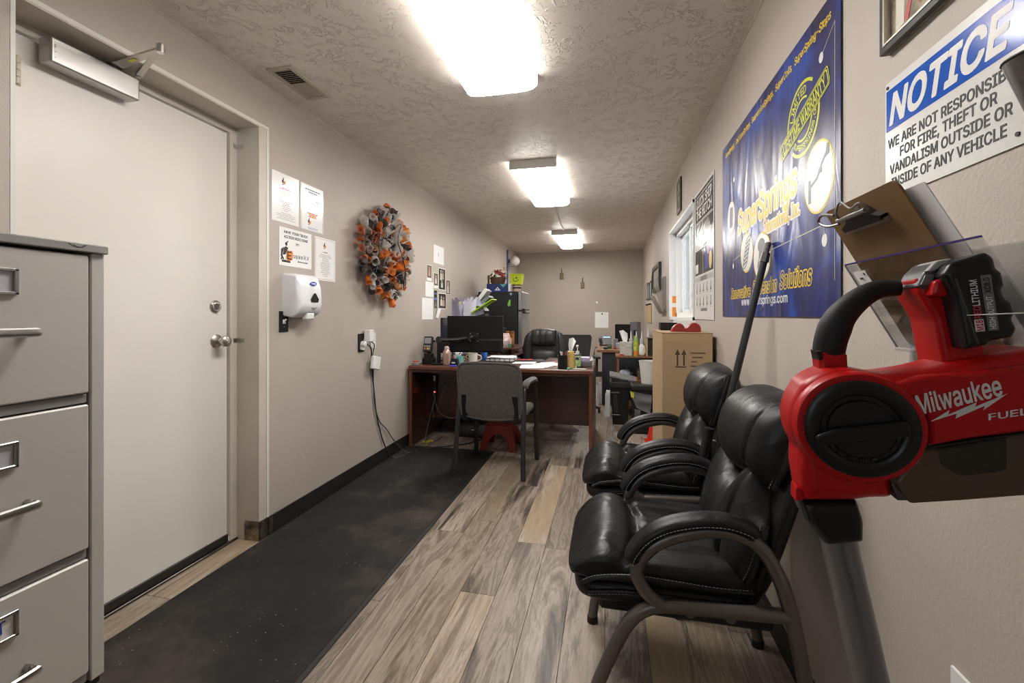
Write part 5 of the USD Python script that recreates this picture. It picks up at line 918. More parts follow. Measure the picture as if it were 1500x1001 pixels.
# back: shell, lower cushion with two peaks, head cushion
LE = -.30
shell = pillow(-.225, .225, lambda u: .40, lambda u: .95 - .05 * u ** 4, .03, pu=6, pv=7, back=1.7, lean=LE, xo=.155, nu=36, nv=30, wr=.01, seed=24, rnd=.12); gch.part('back_shell', shell, leather_m, smooth=60)
peak = lambda u: .70 + .105 * math.exp(-((abs(u) - .56) / .22) ** 2) - .05 * max(0, abs(u) - .62) / .38
bot_ = lambda u: .46 + .02 * u * u
low = pillow(-.243, .243, bot_, peak, .078, pu=3.0, pv=3.4, crease=((-.56, .035), (.56, .035)), lean=LE, xo=.135, nu=84, nv=56, wr=.020, seed=25, cdepth=.32, ws=8, rnd=.14, back=.5); lc = gch.part('back_cushion', low, leather_m, smooth=60)
hb_, ht_ = (lambda u: .725 + .03 * math.exp(-((abs(u) - .6) / .25) ** 2)), (lambda u: .975 - .02 * abs(u) ** 3)
hd_ = pillow(-.213, .213, hb_, ht_, .10, pu=5, pv=2.6, crease=((-.70, .03), (.70, .03)), lean=LE, xo=.215, nu=84, nv=56, wr=.014, seed=26, cdepth=.2, back=.6, rnd=.10); hc = gch.part('head_cushion', hd_, leather_m, smooth=60)
for pr_, k_ in ((('l'), dict(y0=-.243, y1=.243, bottom=bot_, top=peak, lean=LE, xo=.135, rnd=.14)), (('r'), dict(y0=-.243, y1=.243, bottom=bot_, top=peak, lean=LE, xo=.135, rnd=.14))):
    e = pillow_rim(part=pr_, **k_); q = 1 if pr_ == 'r' else -1
    gch.part('piping', tube(e, .0075, 8), leather_m, parent=lc); gch.part('stitching', dashes([(x - .012, y_ - q * .002, z) for x, y_, z in e]), thread, parent=lc)
for pr_ in 'lr':
    e = pillow_rim(-.213, .213, hb_, ht_, LE, .215, .10, part=pr_); q = 1 if pr_ == 'r' else -1
    gch.part('piping', tube(e, .007, 8), leather_m, parent=hc); gch.part('stitching', dashes([(x - .013, y_ - q * .002, z) for x, y_, z in e]), thread, parent=hc)
dup(gch, (.212, 2.195, 0), 0, 'black leather guest chair with padded arms, farther one beside the carton')
# ---------------- red hand vacuum on its wand, standing against the right wall ----------------
from trimesh.creation import triangulate_polygon
def resample(pts, step=.004, smooth=0):
    ls = LineString(list(pts) + [pts[0]]); n = max(12, int(ls.length / step)); P = np.array([ls.interpolate(i / n, normalized=True).coords[0] for i in range(n)])
    for _ in range(smooth): P = (np.roll(P, 1, 0) + 2 * P + np.roll(P, -1, 0)) / 4
    if Polygon(P).exterior.is_ccw is False: P = P[::-1]
    return P
def puff(pts, w0, w1, b, n=4, step=.004, smooth=1, b2=None):
    """a traced outline with thickness from w0 to w1 and rounded rims"""
    P = resample(pts, step, smooth); T = np.roll(P, -1, 0) - np.roll(P, 1, 0); T /= np.linalg.norm(T, axis=1, keepdims=True); Nn = np.stack([-T[:, 1], T[:, 0]], 1)   # inward
    b2 = b if b2 is None else b2; rings = []
    for k in range(n + 1): a = math.pi / 2 * k / n; rings.append((b2 * (1 - math.sin(a)), w0 + b2 * (1 - math.cos(a))))
    for k in range(n + 1): a = math.pi / 2 * k / n; rings.append((b * (1 - math.cos(a)), w1 - b * (1 - math.sin(a))))
    N = len(P); V = np.vstack([np.c_[P + Nn * i, np.full(N, w)] for i, w in rings]); F = []
    for r in range(len(rings) - 1):
        for j in range(N): k = (j + 1) % N; a, b_ = r * N, (r + 1) * N; F += [(a + j, a + k, b_ + k), (a + j, b_ + k, b_ + j)]
    out = [trimesh.Trimesh(V, F, process=False)]
    for r, flip in ((0, True), (len(rings) - 1, False)):
        q = V[r * N:(r + 1) * N]; v, f = triangulate_polygon(Polygon(q[:, :2]).buffer(0), engine='earcut'); v3 = np.c_[v, np.full(len(v), q[0, 2])]
        f = np.array(f); c = np.cross(v[f[:, 1]] - v[f[:, 0]], v[f[:, 2]] - v[f[:, 0]]); f[c < 0] = f[c < 0][:, ::-1]; out.append(trimesh.Trimesh(v3, f[:, ::-1] if flip else f, process=False))
    return cat_(*out)
VP = np.array((.314, .643, 1.055)); VX = np.array((.96378, -.14325, .22495)); VYv = np.array((-.22251, .03307, .97437)); VN = np.array((-.14702, -.98913, 0)); VM = np.array([VX, VYv, VN]).T
vred = M('vacuum_red', (.40, .003, .004), .36, spec=.3); vblk = M('vacuum_black', (.007, .007, .0075), .36, spec=.35); vgrip = M('vacuum_rubber', (.008, .008, .0085), .55, spec=.3, bump=(900, .35, .001)); vdk = M('vacuum_dark_grey', (.05, .05, .052), .4); vwhite = M('vacuum_print', (.62, .6, .6), .4)
vc = Thing('hand_vacuum', 'red and black cordless hand vacuum with battery, standing on its long wand', 'vacuum', (.5, .66, 0))
vp = lambda name, m, mt, sm=40, **k: vc.part(name, xf(m, VM, VP), mt, smooth=sm, **k)
arc = lambda r, a0, a1, cx_=0, cy_=0, n=24: [(cx_ + r * math.cos(math.radians(a)), cy_ + r * math.sin(math.radians(a))) for a in np.linspace(a0, a1, n)]
shell = [(-.085, -.0945), (-.0815, -.055)] + arc(.0765, 200, 95, -.002, .0, 18) + [(.012, .0735), (.045, .0585), (.086, .058), (.1255, .0625), (.195, .066), (.206, .05), (.2, -.03), (.169, -.0303), (.1033, -.0335), (.0636, -.0375), (.040, -.058), (.024, -.0745), (.0205, -.0985), (-.0109, -.097), (-.017, -.099)]
body = vp('motor_housing', puff([(x + .004 * (x < -.05), y) for x, y in shell], -.108, -.012, .018, 5, .004, 2, .03), vred)
vp('bump_stop', puff([(-.09, -.094), (-.0855, -.075), (-.079, -.078), (-.079, -.094)], -.05, -.02, .003, smooth=0), vred, parent=body)
vp('ring_boss', lathe([(.0, -.02), (.0715, -.02), (.0715, -.006), (.069, -.001), (.065, .0), (.0, .0)], (0, 0, 0), 56), vred)
upper = [(.040, .047), (.078, .0535), (.126, .0495), (.178, .049), (.196, .035), (.192, -.02), (.17, -.026), (.105, -.0285), (.068, -.033), (.074, -.01), (.070, .02)]
vp('side_panel', puff(upper, -.03, -.004, .006, 4, .004, 2), vred)
cap = vp('intake_cap', lathe([(.0, -.004), (.0615, -.004), (.0615, .004), (.059, .0065), (.0495, .008), (.044, .0055), (.0425, .003), (.037, .003), (.0355, .006), (.0, .006)], (0, 0, 0), 56), vblk)
vp('cap_bar', puff([(-.052, -.012), (.046, -.0135), (.048, -.0005), (.046, .006), (-.03, .007), (-.053, .001)], .004, .0165, .0035, 3, .003, 1), vblk, parent=cap)
vp('cap_slot', cat_(*[puff(arc(.0415, a, a + 12) + arc(.0375, a + 12, a), .003, .0045, .0005, 1, .002, 0) for a in range(200, 330, 18)]), M('cap_slot', (.003, .003, .003), .6), parent=cap)
# handle loop
gc_ = spline([(.0035, .0905), (.0125, .113), (.0285, .138), (.053, .157), (.079, .1665), (.104, .1628)], 8); gr = np.interp(np.linspace(0, 1, len(gc_)), [0, .3, .7, 1], [.0195, .0205, .0145, .0105])
vp('grip', tube(np.c_[gc_, np.full(len(gc_), -.065)], gr, 18, flat=.017, up=(0, 0, 1)) if False else tube(np.c_[gc_, np.full(len(gc_), -.065)], gr, 18), vgrip, 60)
vp('handle_base', puff([(-.0125, .1), (-.0165, .066), (.017, .064), (.0215, .0885), (.012, .091), (-.004, .097)], -.085, -.045, .006, 3, .003, 0), vred)
vp('grip_notch', puff([(-.0145, .1), (-.0145, .087), (-.009, .088), (-.007, .1)], -.075, -.042, .001, 1, .003, 0), vblk)
neck = [(.1035, .1725), (.116, .1685), (.124, .1521), (.1313, .145), (.1561, .15), (.1578, .1325), (.1468, .052), (.1054, .0535), (.1105, .1158), (.1058, .1376), (.102, .1538)]
vp('battery_neck', puff([(x + .007, y) for x, y in neck], -.1, -.03, .006, 4, .003, 1), vred); vp('battery_catch', puff([(.113, .148), (.1205, .1655), (.1335, .166), (.1325, .142)], -.05, -.012, .004, 3, .003, 1), vred)
bat = [(.125, .171), (.135, .1828), (.170, .187), (.1755, .178), (.1745, .165), (.1785, .16), (.1775, .143), (.1735, .14), (.1745, .128), (.179, .124), (.1785, .108), (.1745, .105), (.1765, .092), (.1705, .083), (.150, .083), (.146, .0785), (.1255, .0775), (.1295, .1376)]
bt_ = vp('battery', puff(bat, -.1, -.0, .007, 4, .0025, 1), vblk)
vp('battery_groove', puff([(.1335, .165), (.136, .082), (.138, .082), (.1355, .165)], -.002, .0006, .0003, 1, .004, 0), vdk, parent=bt_)
lat = [(.107, .1615), (.1185, .1785), (.1328, .189), (.1491, .188), (.142, .181), (.1296, .169), (.1204, .153)]
vp('battery_latch', puff(lat, -.085, -.025, .005, 3, .003, 1), vdk); vp('latch_top', puff([(.119, .1785), (.1328, .189), (.148, .188), (.142, .1825), (.126, .176)], -.07, -.0225, .002, 2, .003, 0), M('latch_silver', (.38, .37, .36), .4)); vp('latch_screen', puff([(.111, .1635), (.1185, .175), (.1275, .172), (.121, .160)], -.07, -.0235, .001, 2, .003, 0), M('latch_grey', (.15, .15, .155), .25))
def vtext(s, h, w, x, y, ang, mat, dz=.0, slant=0., bold=True, parent=None, name='lettering'):
    m = txt(s, h, w, bold, slant); vp(name, xf(m, rot('z', ang), (x, y, dz)), mat, False, parent=parent)
# badge on the side
vtext('Milwaukee', .0225, .0835, .0645, .0075, 8, vwhite, -.0037, .18)
bolt = [(.0745, -.0025), (.0985, .0075), (.097, .0115), (.1225, .0135), (.1205, .0175), (.1495, .0285), (.1285, .0095), (.1295, .0055), (.1045, .0035), (.1055, -.0005)]
bolt = [(.073, -.001), (.0985, .0115), (.0965, .0065), (.1215, .0195), (.1195, .0145), (.151, .0265), (.122, .0065), (.1245, .0115), (.0985, -.0025), (.1015, .0035)]
vp('lightning_mark', xf(prism(Polygon([(0, 0), (.021, .0112), (.0185, .0058), (.048, .0165), (.0455, .0115), (.078, .0225), (.052, .0065), (.0545, .0115), (.0245, .0005), (.027, .0062)]), .0006), None, (.0735, -.0025, -.0037)), vwhite, False)
vtext('FUEL', .0072, .036, .1275, -.0085, 3, vwhite, -.0037, .25)
# battery print, reading upwards
tdir = np.array((math.cos(math.radians(83.5)), math.sin(math.radians(83.5)))); tperp = np.array((tdir[1], -tdir[0]))
def bpos(s_, d_): q = np.array((.1395, .0965)) + tdir * s_ + tperp * d_; return float(q[0]), float(q[1])
vp('print_badge', xf(prism(rrect(.0145, .0085, .001), .0004), rot('z', 83.5), (*bpos(0, .007), .0002)), vwhite, False, parent=bt_); vtext('M18', .0060, .0125, *bpos(.001, .0058), 83.5, M('badge_red', (.5, .02, .03), .4), .0007, 0, True, bt_)
vtext('RED', .0064, .0145, *bpos(.0158, .0058), 83.5, M('badge_red', (1, 1, 1)), .0003, 0, True, bt_); vtext('LITHIUM', .0064, .031, *bpos(.0308, .0058), 83.5, vwhite, .0003, 0, True, bt_)
vp('print_strip', xf(prism(rrect(.066, .0095, .001), .0004), rot('z', 83.5), (*bpos(.0, .0195), .0002)), M('strip_grey', (.13, .13, .135), .35), False, parent=bt_); vtext('HIGH OUTPUT', .0052, .0385, *bpos(.002, .0172), 83.5, vwhite, .0007, 0, True, bt_); vtext('XC8.0', .0052, .018, *bpos(.0445, .0172), 83.5, vblk, .0007, 0, True, bt_)
# smoked dust canister
smoke = {'t': ('transparent_bsdf', dict(color=(.36, .30, .24))), 'p': ('principled_bsdf', dict(base_color=(.07, .058, .046), roughness=.22, specular_ior_level=.35)), 'm': ('mix_closure', dict(fac=.5))}
smoke_m = usdkit.material(stage, '/World/Looks/smoked_plastic', smoke, [('t.BSDF', 'm.closure1'), ('p.BSDF', 'm.closure2')], surface='m.closure')
can = [(.058, -.0385), (.066, -.0365), (.105, -.0335), (.169, -.0295), (.2, -.0285), (.196, -.097), (.15, -.102), (.085, -.1035), (.0345, -.1035), (.0235, -.0745), (.036, -.06), (.05, -.05)]
cn = vp('dust_canister', puff(can, -.115, -.01, .006, 4, .004, 0), smoke_m)
vp('canister_seal', tube([(x, y, -.0085) for x, y in ((.058, -.0375), (.07, -.0345), (.105, -.032), (.169, -.0283), (.2, -.0275))], .0018, 6), vblk, parent=cn); vp('canister_filter', puff([(.10, -.045), (.16, -.042), (.15, -.085), (.10, -.088)], -.09, -.04, .01, 3, .005, 1), M('filter_dark', (.02, .018, .016), .7), parent=cn)
vp('canister_latch', puff([(.021, -.074), (.0335, -.1), (.022, -.099), (.0195, -.078)], -.08, -.012, .003, 2, .003, 0), vdk)
vp('nozzle_collar', puff([(-.082, -.0985), (-.0165, -.1025), (-.0155, -.131), (-.022, -.158), (-.066, -.160), (-.0785, -.131)], -.10, -.025, .012, 4, .004, 1), vblk); vp('collar_catch', puff([(-.085, -.1), (-.078, -.1), (-.076, -.128), (-.083, -.124)], -.08, -.03, .003, 2, .003, 0), vdk)
wa = VP + VM @ np.array((-.0435, -.150, -.065)); wb = np.array((.497, wa[1] + .012, .035))
dv = (wb - wa) / np.linalg.norm(wb - wa)
vc.part('wand', cyl(wa, wb, .0225, .0225, 28), M('wand_grey', (.20, .20, .21), .3, .6)); vc.part('wand_joint', cyl(wa + dv * .42, wa + dv * .50, .0245, n=28), vblk)
vc.part('floor_nozzle', hullp([(x, y, z) for x, y, z in [(.44, wb[1] - .11, .0005), (.585, wb[1] - .11, .0005), (.44, wb[1] + .11, .0005), (.585, wb[1] + .11, .0005), (.45, wb[1] - .1, .035), (.575, wb[1] - .1, .035), (.45, wb[1] + .1, .035), (.575, wb[1] + .1, .035), (.48, wb[1] - .03, .06), (.53, wb[1] + .03, .06)]]), vblk)
# ---------------- the far end of the room ----------------
# fridge and the things on it
fr = Thing('refrigerator', 'black refrigerator with silver doors facing the room by the left wall', 'refrigerator', (-1.48, 6.1, 0))
fr.part('cabinet', bx(-1.77, -1.215, 5.81, 6.38, .02, 1.524, .006), M('fridge_black', (.014, .014, .015), .4, bump=(220, .2, .001)))
steel = M('fridge_steel', (.42, .42, .43), .32, .85)
for z0, z1 in ((.04, 1.255), (1.268, 1.524)):
    d = fr.part('door', bx(-1.21, -1.15, 5.815, 6.375, z0, z1, .01), steel); fr.part('door_handle', bx(-1.15, -1.118, 5.84, 6.2, (z1 - .03) if z0 < 1 else z0 + .004, (z1 - .012) if z0 < 1 else z0 + .02, .004), black_plastic, parent=d)
fr.part('foot', cat_(*[cyl((x, y, 0), (x, y, .022), .02) for x in (-1.7, -1.28) for y in (5.87, 6.32)]), black_plastic)
single('fridge_magnet', cyl((-1.305, 5.806, 1.49), (-1.305, 5.81, 1.49), .017), M('magnet_blue', (.25, .42, .55), .4), 'pale blue round magnet near the top of the black fridge side', 'magnet')
mg_ = Thing('fridge_magnet', 'lime green cactus shaped magnet on the black fridge side', 'magnet', (-1.33, 5.808, 1.36)); mg_.part('magnet_lobe', xf(prism(unary_union([ell(.022, .03, 20, 0, 0), ell(.015, .022, 16, .008, .04)]), .004), FW, (-1.33, 5.8098, 1.35)), M('magnet_green', (.18, .55, .03), .4))
tray = single('blue_tray', bx(-1.70, -1.36, 5.83, 6.15, 1.5245, 1.536, .003), M('tray_blue', (.03, .08, .45), .4), 'flat bright blue tray on top of the fridge', 'tray')
bxx = Thing('blue_carton', 'dark blue carton with pale triangles on the fridge', 'carton', (-1.5, 5.95, 1.537))
bxx.part('carton', bx(-1.655, -1.36, 5.84, 6.02, 1.5365, 1.635, .002), M('carton_blue', (.015, .035, .14), .4)); bxx.part('carton_print', prism(unary_union([Polygon([(.11, .005), (.20, .005), (.155, .055)]).difference(ell(.008, .008, 12, .155, .025))]), .0006, FW, (-1.655, 5.84, 1.537)), paper); bxx.part('carton_print', prism(Polygon([(.19, .09), (.28, .09), (.235, .045)]), .0006, FW, (-1.655, 5.84, 1.537)), M('carton_teal', (.15, .45, .42), .4))
single('white_carton', bx(-1.352, -1.315, 5.85, 6.0, 1.5245, 1.635, .002), paper, 'narrow white carton right of the dark blue one on the fridge', 'carton')
fl_ = Thing('flower_basket', 'basket of pink and cream artificial flowers on the blue carton', 'flowers', (-1.5, 5.95, 1.636))
fl_.part('basket', lathe([(0, 0), (.09, 0), (.115, .09), (.11, .09), (.085, .005), (0, .005)], (-1.52, 5.94, 1.6355), 20), M('basket_brown', (.12, .06, .03), .7)); fl_.part('wooden_sign', bx(-1.66, -1.635, 5.9, 5.92, 1.636, 1.76, .002), M('basket_brown', (1, 1, 1)))
leafm = M('leaf_green', (.05, .11, .025), .6)
def petalball(c, r, seed, k=9):
    r_ = random.Random(seed); out = []
    for i in range(k):
        d = np.array((r_.uniform(-1, 1), r_.uniform(-1, .3), r_.uniform(-.4, 1))); d /= np.linalg.norm(d); u, v, w = frame_of(d)
        P = [np.array(c) + w * r * .25, np.array(c) + w * r * .7 + u * r * .55, np.array(c) + w * r * 1.1, np.array(c) + w * r * .7 - u * r * .55, np.array(c) + w * r * .6 + v * r * .15]; out.append(trimesh.Trimesh(P, [(0, 1, 4), (1, 2, 4), (2, 3, 4), (3, 0, 4)], process=False))
    return cat_(*out, trimesh.creation.icosphere(1, r * .55).apply_translation(c))
for i, (x, z, r, m_) in enumerate(((-1.54, 1.805, .05, 'p'), (-1.49, 1.785, .055, 'p'), (-1.445, 1.755, .05, 'r'), (-1.46, 1.81, .042, 'c'), (-1.42, 1.86, .03, 'c'), (-1.40, 1.79, .028, 'c'), (-1.41, 1.83, .022, 'c'))):
    fl_.part('flower', petalball((x, 5.92, z), r, i), {'p': M('petal_pink', (.6, .16, .17), .6), 'r': M('petal_red', (.42, .07, .08), .6), 'c': M('petal_cream', (.68, .55, .42), .6)}[m_], smooth=False)
r_ = random.Random(5)
for i in range(34):
    c = np.array((-1.55 + r_.uniform(-.10, .13), 5.92 + r_.uniform(-.07, .06), 1.70 + r_.uniform(-.03, .07))); d = np.array((r_.uniform(-1, 1), r_.uniform(-1, .5), r_.uniform(-.2, 1))); u, v, w = frame_of(d)
    P = [c, c + w * .03 + u * .014 + v * .004, c + w * .062, c + w * .03 - u * .014 + v * .004]; fl_.part('leaf', trimesh.Trimesh(P, [(0, 1, 2), (0, 2, 3)], process=False), leafm if i % 3 else M('leaf_light', (.25, .3, .03), .6), smooth=False)
jr = Thing('snack_jar', 'short jar with a dark label under the lime bucket on the fridge', 'jar', (-1.275, 5.96, 1.525)); jr.part('jar_body', lathe([(0, 0), (.055, 0), (.058, .01), (.058, .075), (.05, .085), (0, .085)], (-1.255, 5.97, 1.5245), 24), M('jar_tan', (.5, .36, .27), .4)); jr.part('jar_label', lathe([(.0588, .045), (.0588, .066)], (-1.255, 5.97, 1.5245), 24), ink); jr.part('lid', lathe([(0, .085), (.052, .085), (.052, .1), (0, .1)], (-1.255, 5.97, 1.5245), 24), M('jar_lid', (.3, .26, .22), .4))
bk_ = Thing('lime_bucket', 'square lime green bucket with a printed face on top of the jar', 'bucket', (-1.255, 5.97, 1.626)); ly = M('lime_plastic', (.55, .66, .02), .4)
bk_.part('bucket', cat_(hullp([(-1.255 + sx * .07, 5.97 + sy * .07, 1.626) for sx in (-1, 1) for sy in (-1, 1)] + [(-1.255 + sx * .088, 5.97 + sy * .088, 1.765) for sx in (-1, 1) for sy in (-1, 1)]), bx(-1.35, -1.16, 5.877, 6.065, 1.76, 1.772, .003)), ly); bk_.part('bucket_print', xf(prism(unary_union([ell(.012, .016, 14, .01, .085), ell(.008, .008, 12, -.03, .07), ell(.008, .008, 12, .035, .06), LineString([(-.04, .05), (-.01, .035), (.03, .045)]).buffer(.005), ell(.006, .006, 10, -.035, .095)]), .001), FW @ rot('x', 7.3), (-1.255, 5.8978, 1.63)), M('bucket_ink', (.08, .16, .05), .5))
# globe and blue cable in the far corner
gl = Thing('globe_lamp', 'white round globe lamp high in the far left corner', 'lamp', (-1.80, 7.8, 2.19)); gl.part('globe', trimesh.creation.icosphere(3, .092).apply_translation((-1.68, 7.8, 2.19)), M('globe_white', (.66, .64, .62), .35), smooth=True); gl.part('bracket', cat_(cyl((L, 7.8, 2.19), (-1.76, 7.8, 2.19), .03), tube([(L + .02, 7.8, 2.1), (-1.74, 7.8, 2.095), (-1.68, 7.8, 2.098)], .004, 6)), dark_plastic)
single('blue_conduit', cat_(tube([(L + .014, 7.72, 1.2), (L + .014, 7.72, 2.36)], .013, 8), cyl((L + .014, 7.72, 2.34), (L + .014, 7.72, 2.38), .02)), M('conduit_blue', (.03, .07, .22), .5), 'blue cable pipe running up the left wall beside the globe lamp', 'pipe')
# paper organiser and racks on the return desk
og = Thing('file_organizer', 'stack of lilac plastic sleeves stuffed with papers behind the monitor', 'file sleeves', (-1.66, 4.95, .742)); sleeve = M('lilac_sleeve', (.42, .41, .56), .25, trans=.2)
og.part('holder', cat_(bx(-1.79, -1.61, 4.86, 5.08, .742, 1.10, .004)), M('holder_grey', (.2, .2, .22), .5))
ro = random.Random(21)
def floppy(w, h, seed, bend):
    n, m = 7, 9; V = []; F = []
    for i in range(n):
        for j in range(m):
            u, v = i / (n - 1), j / (m - 1); V.append((w * (u - .5), bend * v * v + .012 * math.sin(5 * u + seed) * v, h * v * (1 - .10 * ((i % 3 == 1) * v > .8)) ))
    for i in range(n - 1):
        for j in range(m - 1): a_ = i * m + j; F += [(a_, a_ + m, a_ + m + 1), (a_, a_ + m + 1, a_ + 1)]
    m1 = trimesh.Trimesh(np.array(V), F, process=False); m2 = trimesh.Trimesh(np.array(V) + (0, .0012, 0), [f[::-1] for f in F], process=False); return cat_(m1, m2)
for i in range(13):
    og.part('sleeve', xf(floppy(.12 + .05 * ro.random(), .33 + .10 * ro.random(), i, ro.uniform(-.03, .05)), rot('y', -16 + 2.6 * i + ro.uniform(-3, 3)) @ rot('z', -18 + 3.4 * i), (-1.70 + .011 * i, 4.872 + .015 * (i * 5 % 13), 1.01)), (sleeve, M('sleeve_pale', (.56, .56, .66), .3), sleeve, sleeve, paper)[(i * 7) % 5], smooth=True)
og.part('sticky_note', xf(bx(-.018, .018, -.0045, -.0025, .0, .03), rot('y', -4), (-1.70, 4.868, 1.33)), M('note_yellow', (.62, .66, .3), .6))
rk = Thing('file_rack', 'black step file rack with a lime green folder leaning out', 'file rack', (-1.45, 5.0, .742)); rk.part('rack', cat_(bx(-1.50, -1.30, 4.9, 5.15, .742, .76), *[xf(bx(-.004, .004, -.12, .12, 0, .42 - .03 * i), rot('y', 12 + 4 * i), (-1.50 + i * .05, 5.02, .75)) for i in range(4)]), black_plastic)
fold = rk.part('green_folder', xf(bx(-.006, .006, -.1, .1, 0, .30, .001), rot('y', 58), (-1.56, 4.93, 1.225)), M('folder_lime', (.32, .55, .02), .45)); rk.part('white_binder', xf(bx(-.022, .022, -.1, .1, 0, .24, .003), rot('y', 38), (-1.56, 5.05, 1.315)), M('binder_white', (.62, .62, .62), .4)); rk.part('grey_binder', xf(bx(-.018, .018, -.1, .1, 0, .22, .003), rot('y', 48), (-1.54, 5.05, 1.275)), M('binder_grey', (.16, .16, .18), .4))
def curl(x, z, r, a0, a1, y0, y1):
    a = np.radians(np.linspace(a0, a1, 12)); return cat_(*[hullp([(x + q * math.cos(b), y, z + q * math.sin(b)) for q in (r, r + .002) for b in (a[i], a[i + 1]) for y in (y0, y1)]) for i in range(11)])
rk.part('curled_sheet', curl(-1.50, 1.21, .10, 25, 150, 4.9, 5.08), paper); rk.part('black_files', hullp([(-1.57, 4.93, .76), (-1.36, 4.93, .76), (-1.57, 5.1, .76), (-1.36, 5.1, .76), (-1.57, 4.93, 1.18), (-1.42, 4.93, 1.22), (-1.57, 5.1, 1.18), (-1.42, 5.1, 1.22)]), M('files_black', (.02, .02, .02), .6))
sp = Thing('snack_packets', 'colourful snack packets standing beside the monitor on the side desk riser', 'packets', (-1.16, 5.08, .82))
sp.part('packet', hullp([(-1.24, 5.0, .82), (-1.13, 5.0, .82), (-1.25, 5.06, .9), (-1.12, 5.06, .9), (-1.22, 5.02, .99), (-1.15, 5.02, .99), (-1.24, 4.98, .9), (-1.13, 4.97, .9)]), M('packet_pink', (.55, .3, .3), .3, var=((28, 28, 28), (.7, .66, .62), 2))); sp.part('packet', bx(-1.21, -1.105, 5.07, 5.12, .82, 1.01, .006), M('packet_orange', (.45, .16, .02), .3, var=((35, 35, 35), (.04, .02, .015), 2))); sp.part('packet', bx(-1.15, -1.12, 4.97, 5.0, .82, .865, .004), M('packet_green', (.02, .25, .09), .4)); sp.part('packet', bx(-1.26, -1.20, 4.94, 4.97, .82, .88, .01), M('packet_tan', (.4, .3, .22), .4))
# mesh chair
mc_ = Thing('mesh_chair', 'dark mesh back task chair standing behind the leather executive chair', 'chair', (-.40, 5.56, 0), 8, local=True)
mesh_m = M('chair_mesh', (.035, .034, .034), .8)
ob = [(-.21, .0), (.21, .0), (.225, .02), (.19, -.44), (-.15, -.44), (-.225, .02)]
ol = Polygon([(-.21, .93), (.21, .93), (.222, .90), (.175, .55), (-.175, .55), (-.222, .90)]).buffer(.012)
mc_.part('mesh_panel', xf(prism(ol.buffer(-.012), .004, FW), rot('x', -8), (0, .30, 0)), mesh_m); mc_.part('back_frame', xf(prism(ol.difference(ol.buffer(-.022)), .02, FW), rot('x', -8), (0, .31, 0)), dark_plastic)
mc_.part('seat', rbox(-.22, .22, -.24, .2, .44, .51, .03), M('seat_black', (.02, .02, .02), .8), smooth=60)
for s in (-1, 1): mc_.part('armrest', cat_(rbox(s * .25 - .035, s * .25 + .035, -.15, .12, .66, .69, .012), bx(s * .25 - .015, s * .25 + .015, -.03, .03, .46, .66), bx(min(s * .2, s * .265), max(s * .2, s * .265), -.03, .03, .45, .47)), dark_plastic)
mc_.part('gas_column', cyl((0, 0, .1), (0, 0, .44), .028), black_plastic)
for i in range(5):
    a = math.radians(72 * i + 50); mc_.part('base_leg', hullp([(math.cos(a) * r - math.sin(a) * w, math.sin(a) * r + math.cos(a) * w, z) for r, h in ((.03, (.07, .12)), (.3, (.045, .065))) for w in (-.022, .022) for z in h]), dark_plastic); mc_.part('caster', cyl((math.cos(a) * .29 - .012, math.sin(a) * .29, .026), (math.cos(a) * .29 + .012, math.sin(a) * .29, .026), .025), black_plastic)
# back desk
bd = Thing('back_desk', 'charcoal desk with a light brown top at the far right', 'desk', (.2, 6.5, 0)); top_m = woodmat('desk_oak', (.20, .09, .035), (.27, .13, .06), .4); char_m = M('charcoal_panel', (.03, .033, .038), .5)
bd.part('desktop', bx(-.16, .585, 5.93, 7.25, .705, .737, .003), top_m)
bd.part('end_panel', bx(-.09, .56, 5.97, 5.995, 0, .705), char_m); bd.part('end_panel', bx(-.09, .56, 7.18, 7.205, 0, .705), char_m); bd.part('back_panel', bx(.54, .56, 5.995, 7.18, .05, .705), char_m)
ph = Thing('desk_phone', 'grey desk phone with a lit blue screen on the far desk', 'phone', (-.06, 6.8, .738))
ph.part('phone_base', hullp([(-.10, 6.7, .738), (.04, 6.7, .738), (-.10, 6.88, .738), (.04, 6.88, .738), (-.1, 6.70, .76), (.04, 6.70, .76), (-.1, 6.86, .875), (.04, 6.86, .875)]), M('phone_grey', (.06, .06, .065), .5)); ph.part('screen', hullp([(-.085, 6.822, .835), (.02, 6.822, .835), (-.085, 6.848, .868), (.02, 6.848, .868), (-.085, 6.818, .836), (.02, 6.818, .836), (-.085, 6.844, .869), (.02, 6.844, .869)]), M('phone_screen', (.05, .15, .5), .3, emit=((.12, .32, 1.0), 1.1)))
ph.part('handset', rbox(-.15, -.105, 6.72, 6.90, .79, .86, .015), M('phone_grey', (1, 1, 1))); ph.part('handset_rest', bx(-.14, -.1, 6.74, 6.87, .738, .80, .004), M('phone_grey', (1, 1, 1)))
for i in range(3):
    for j in range(4): ph.part('key', bx(-.075 + i * .032, -.053 + i * .032, 6.715 + j * .022, 6.73 + j * .022, .768 + j * .0145, .776 + j * .0145, .001), M('key_pale', (.3, .3, .31), .5))
pm_ = Thing('back_monitor', 'black monitor switched off on the far desk', 'monitor', (.2, 6.75, .738)); pm_.part('panel', bx(.09, .31, 6.74, 6.765, .80, 1.065, .004), black_plastic); pm_.part('screen', bx(.098, .302, 6.738, 6.74, .81, 1.057), M('screen_off', (1, 1, 1))); pm_.part('foot', cat_(bx(.13, .27, 6.7, 6.84, .738, .746, .003), bx(.185, .215, 6.765, 6.78, .745, .85)), black_plastic)
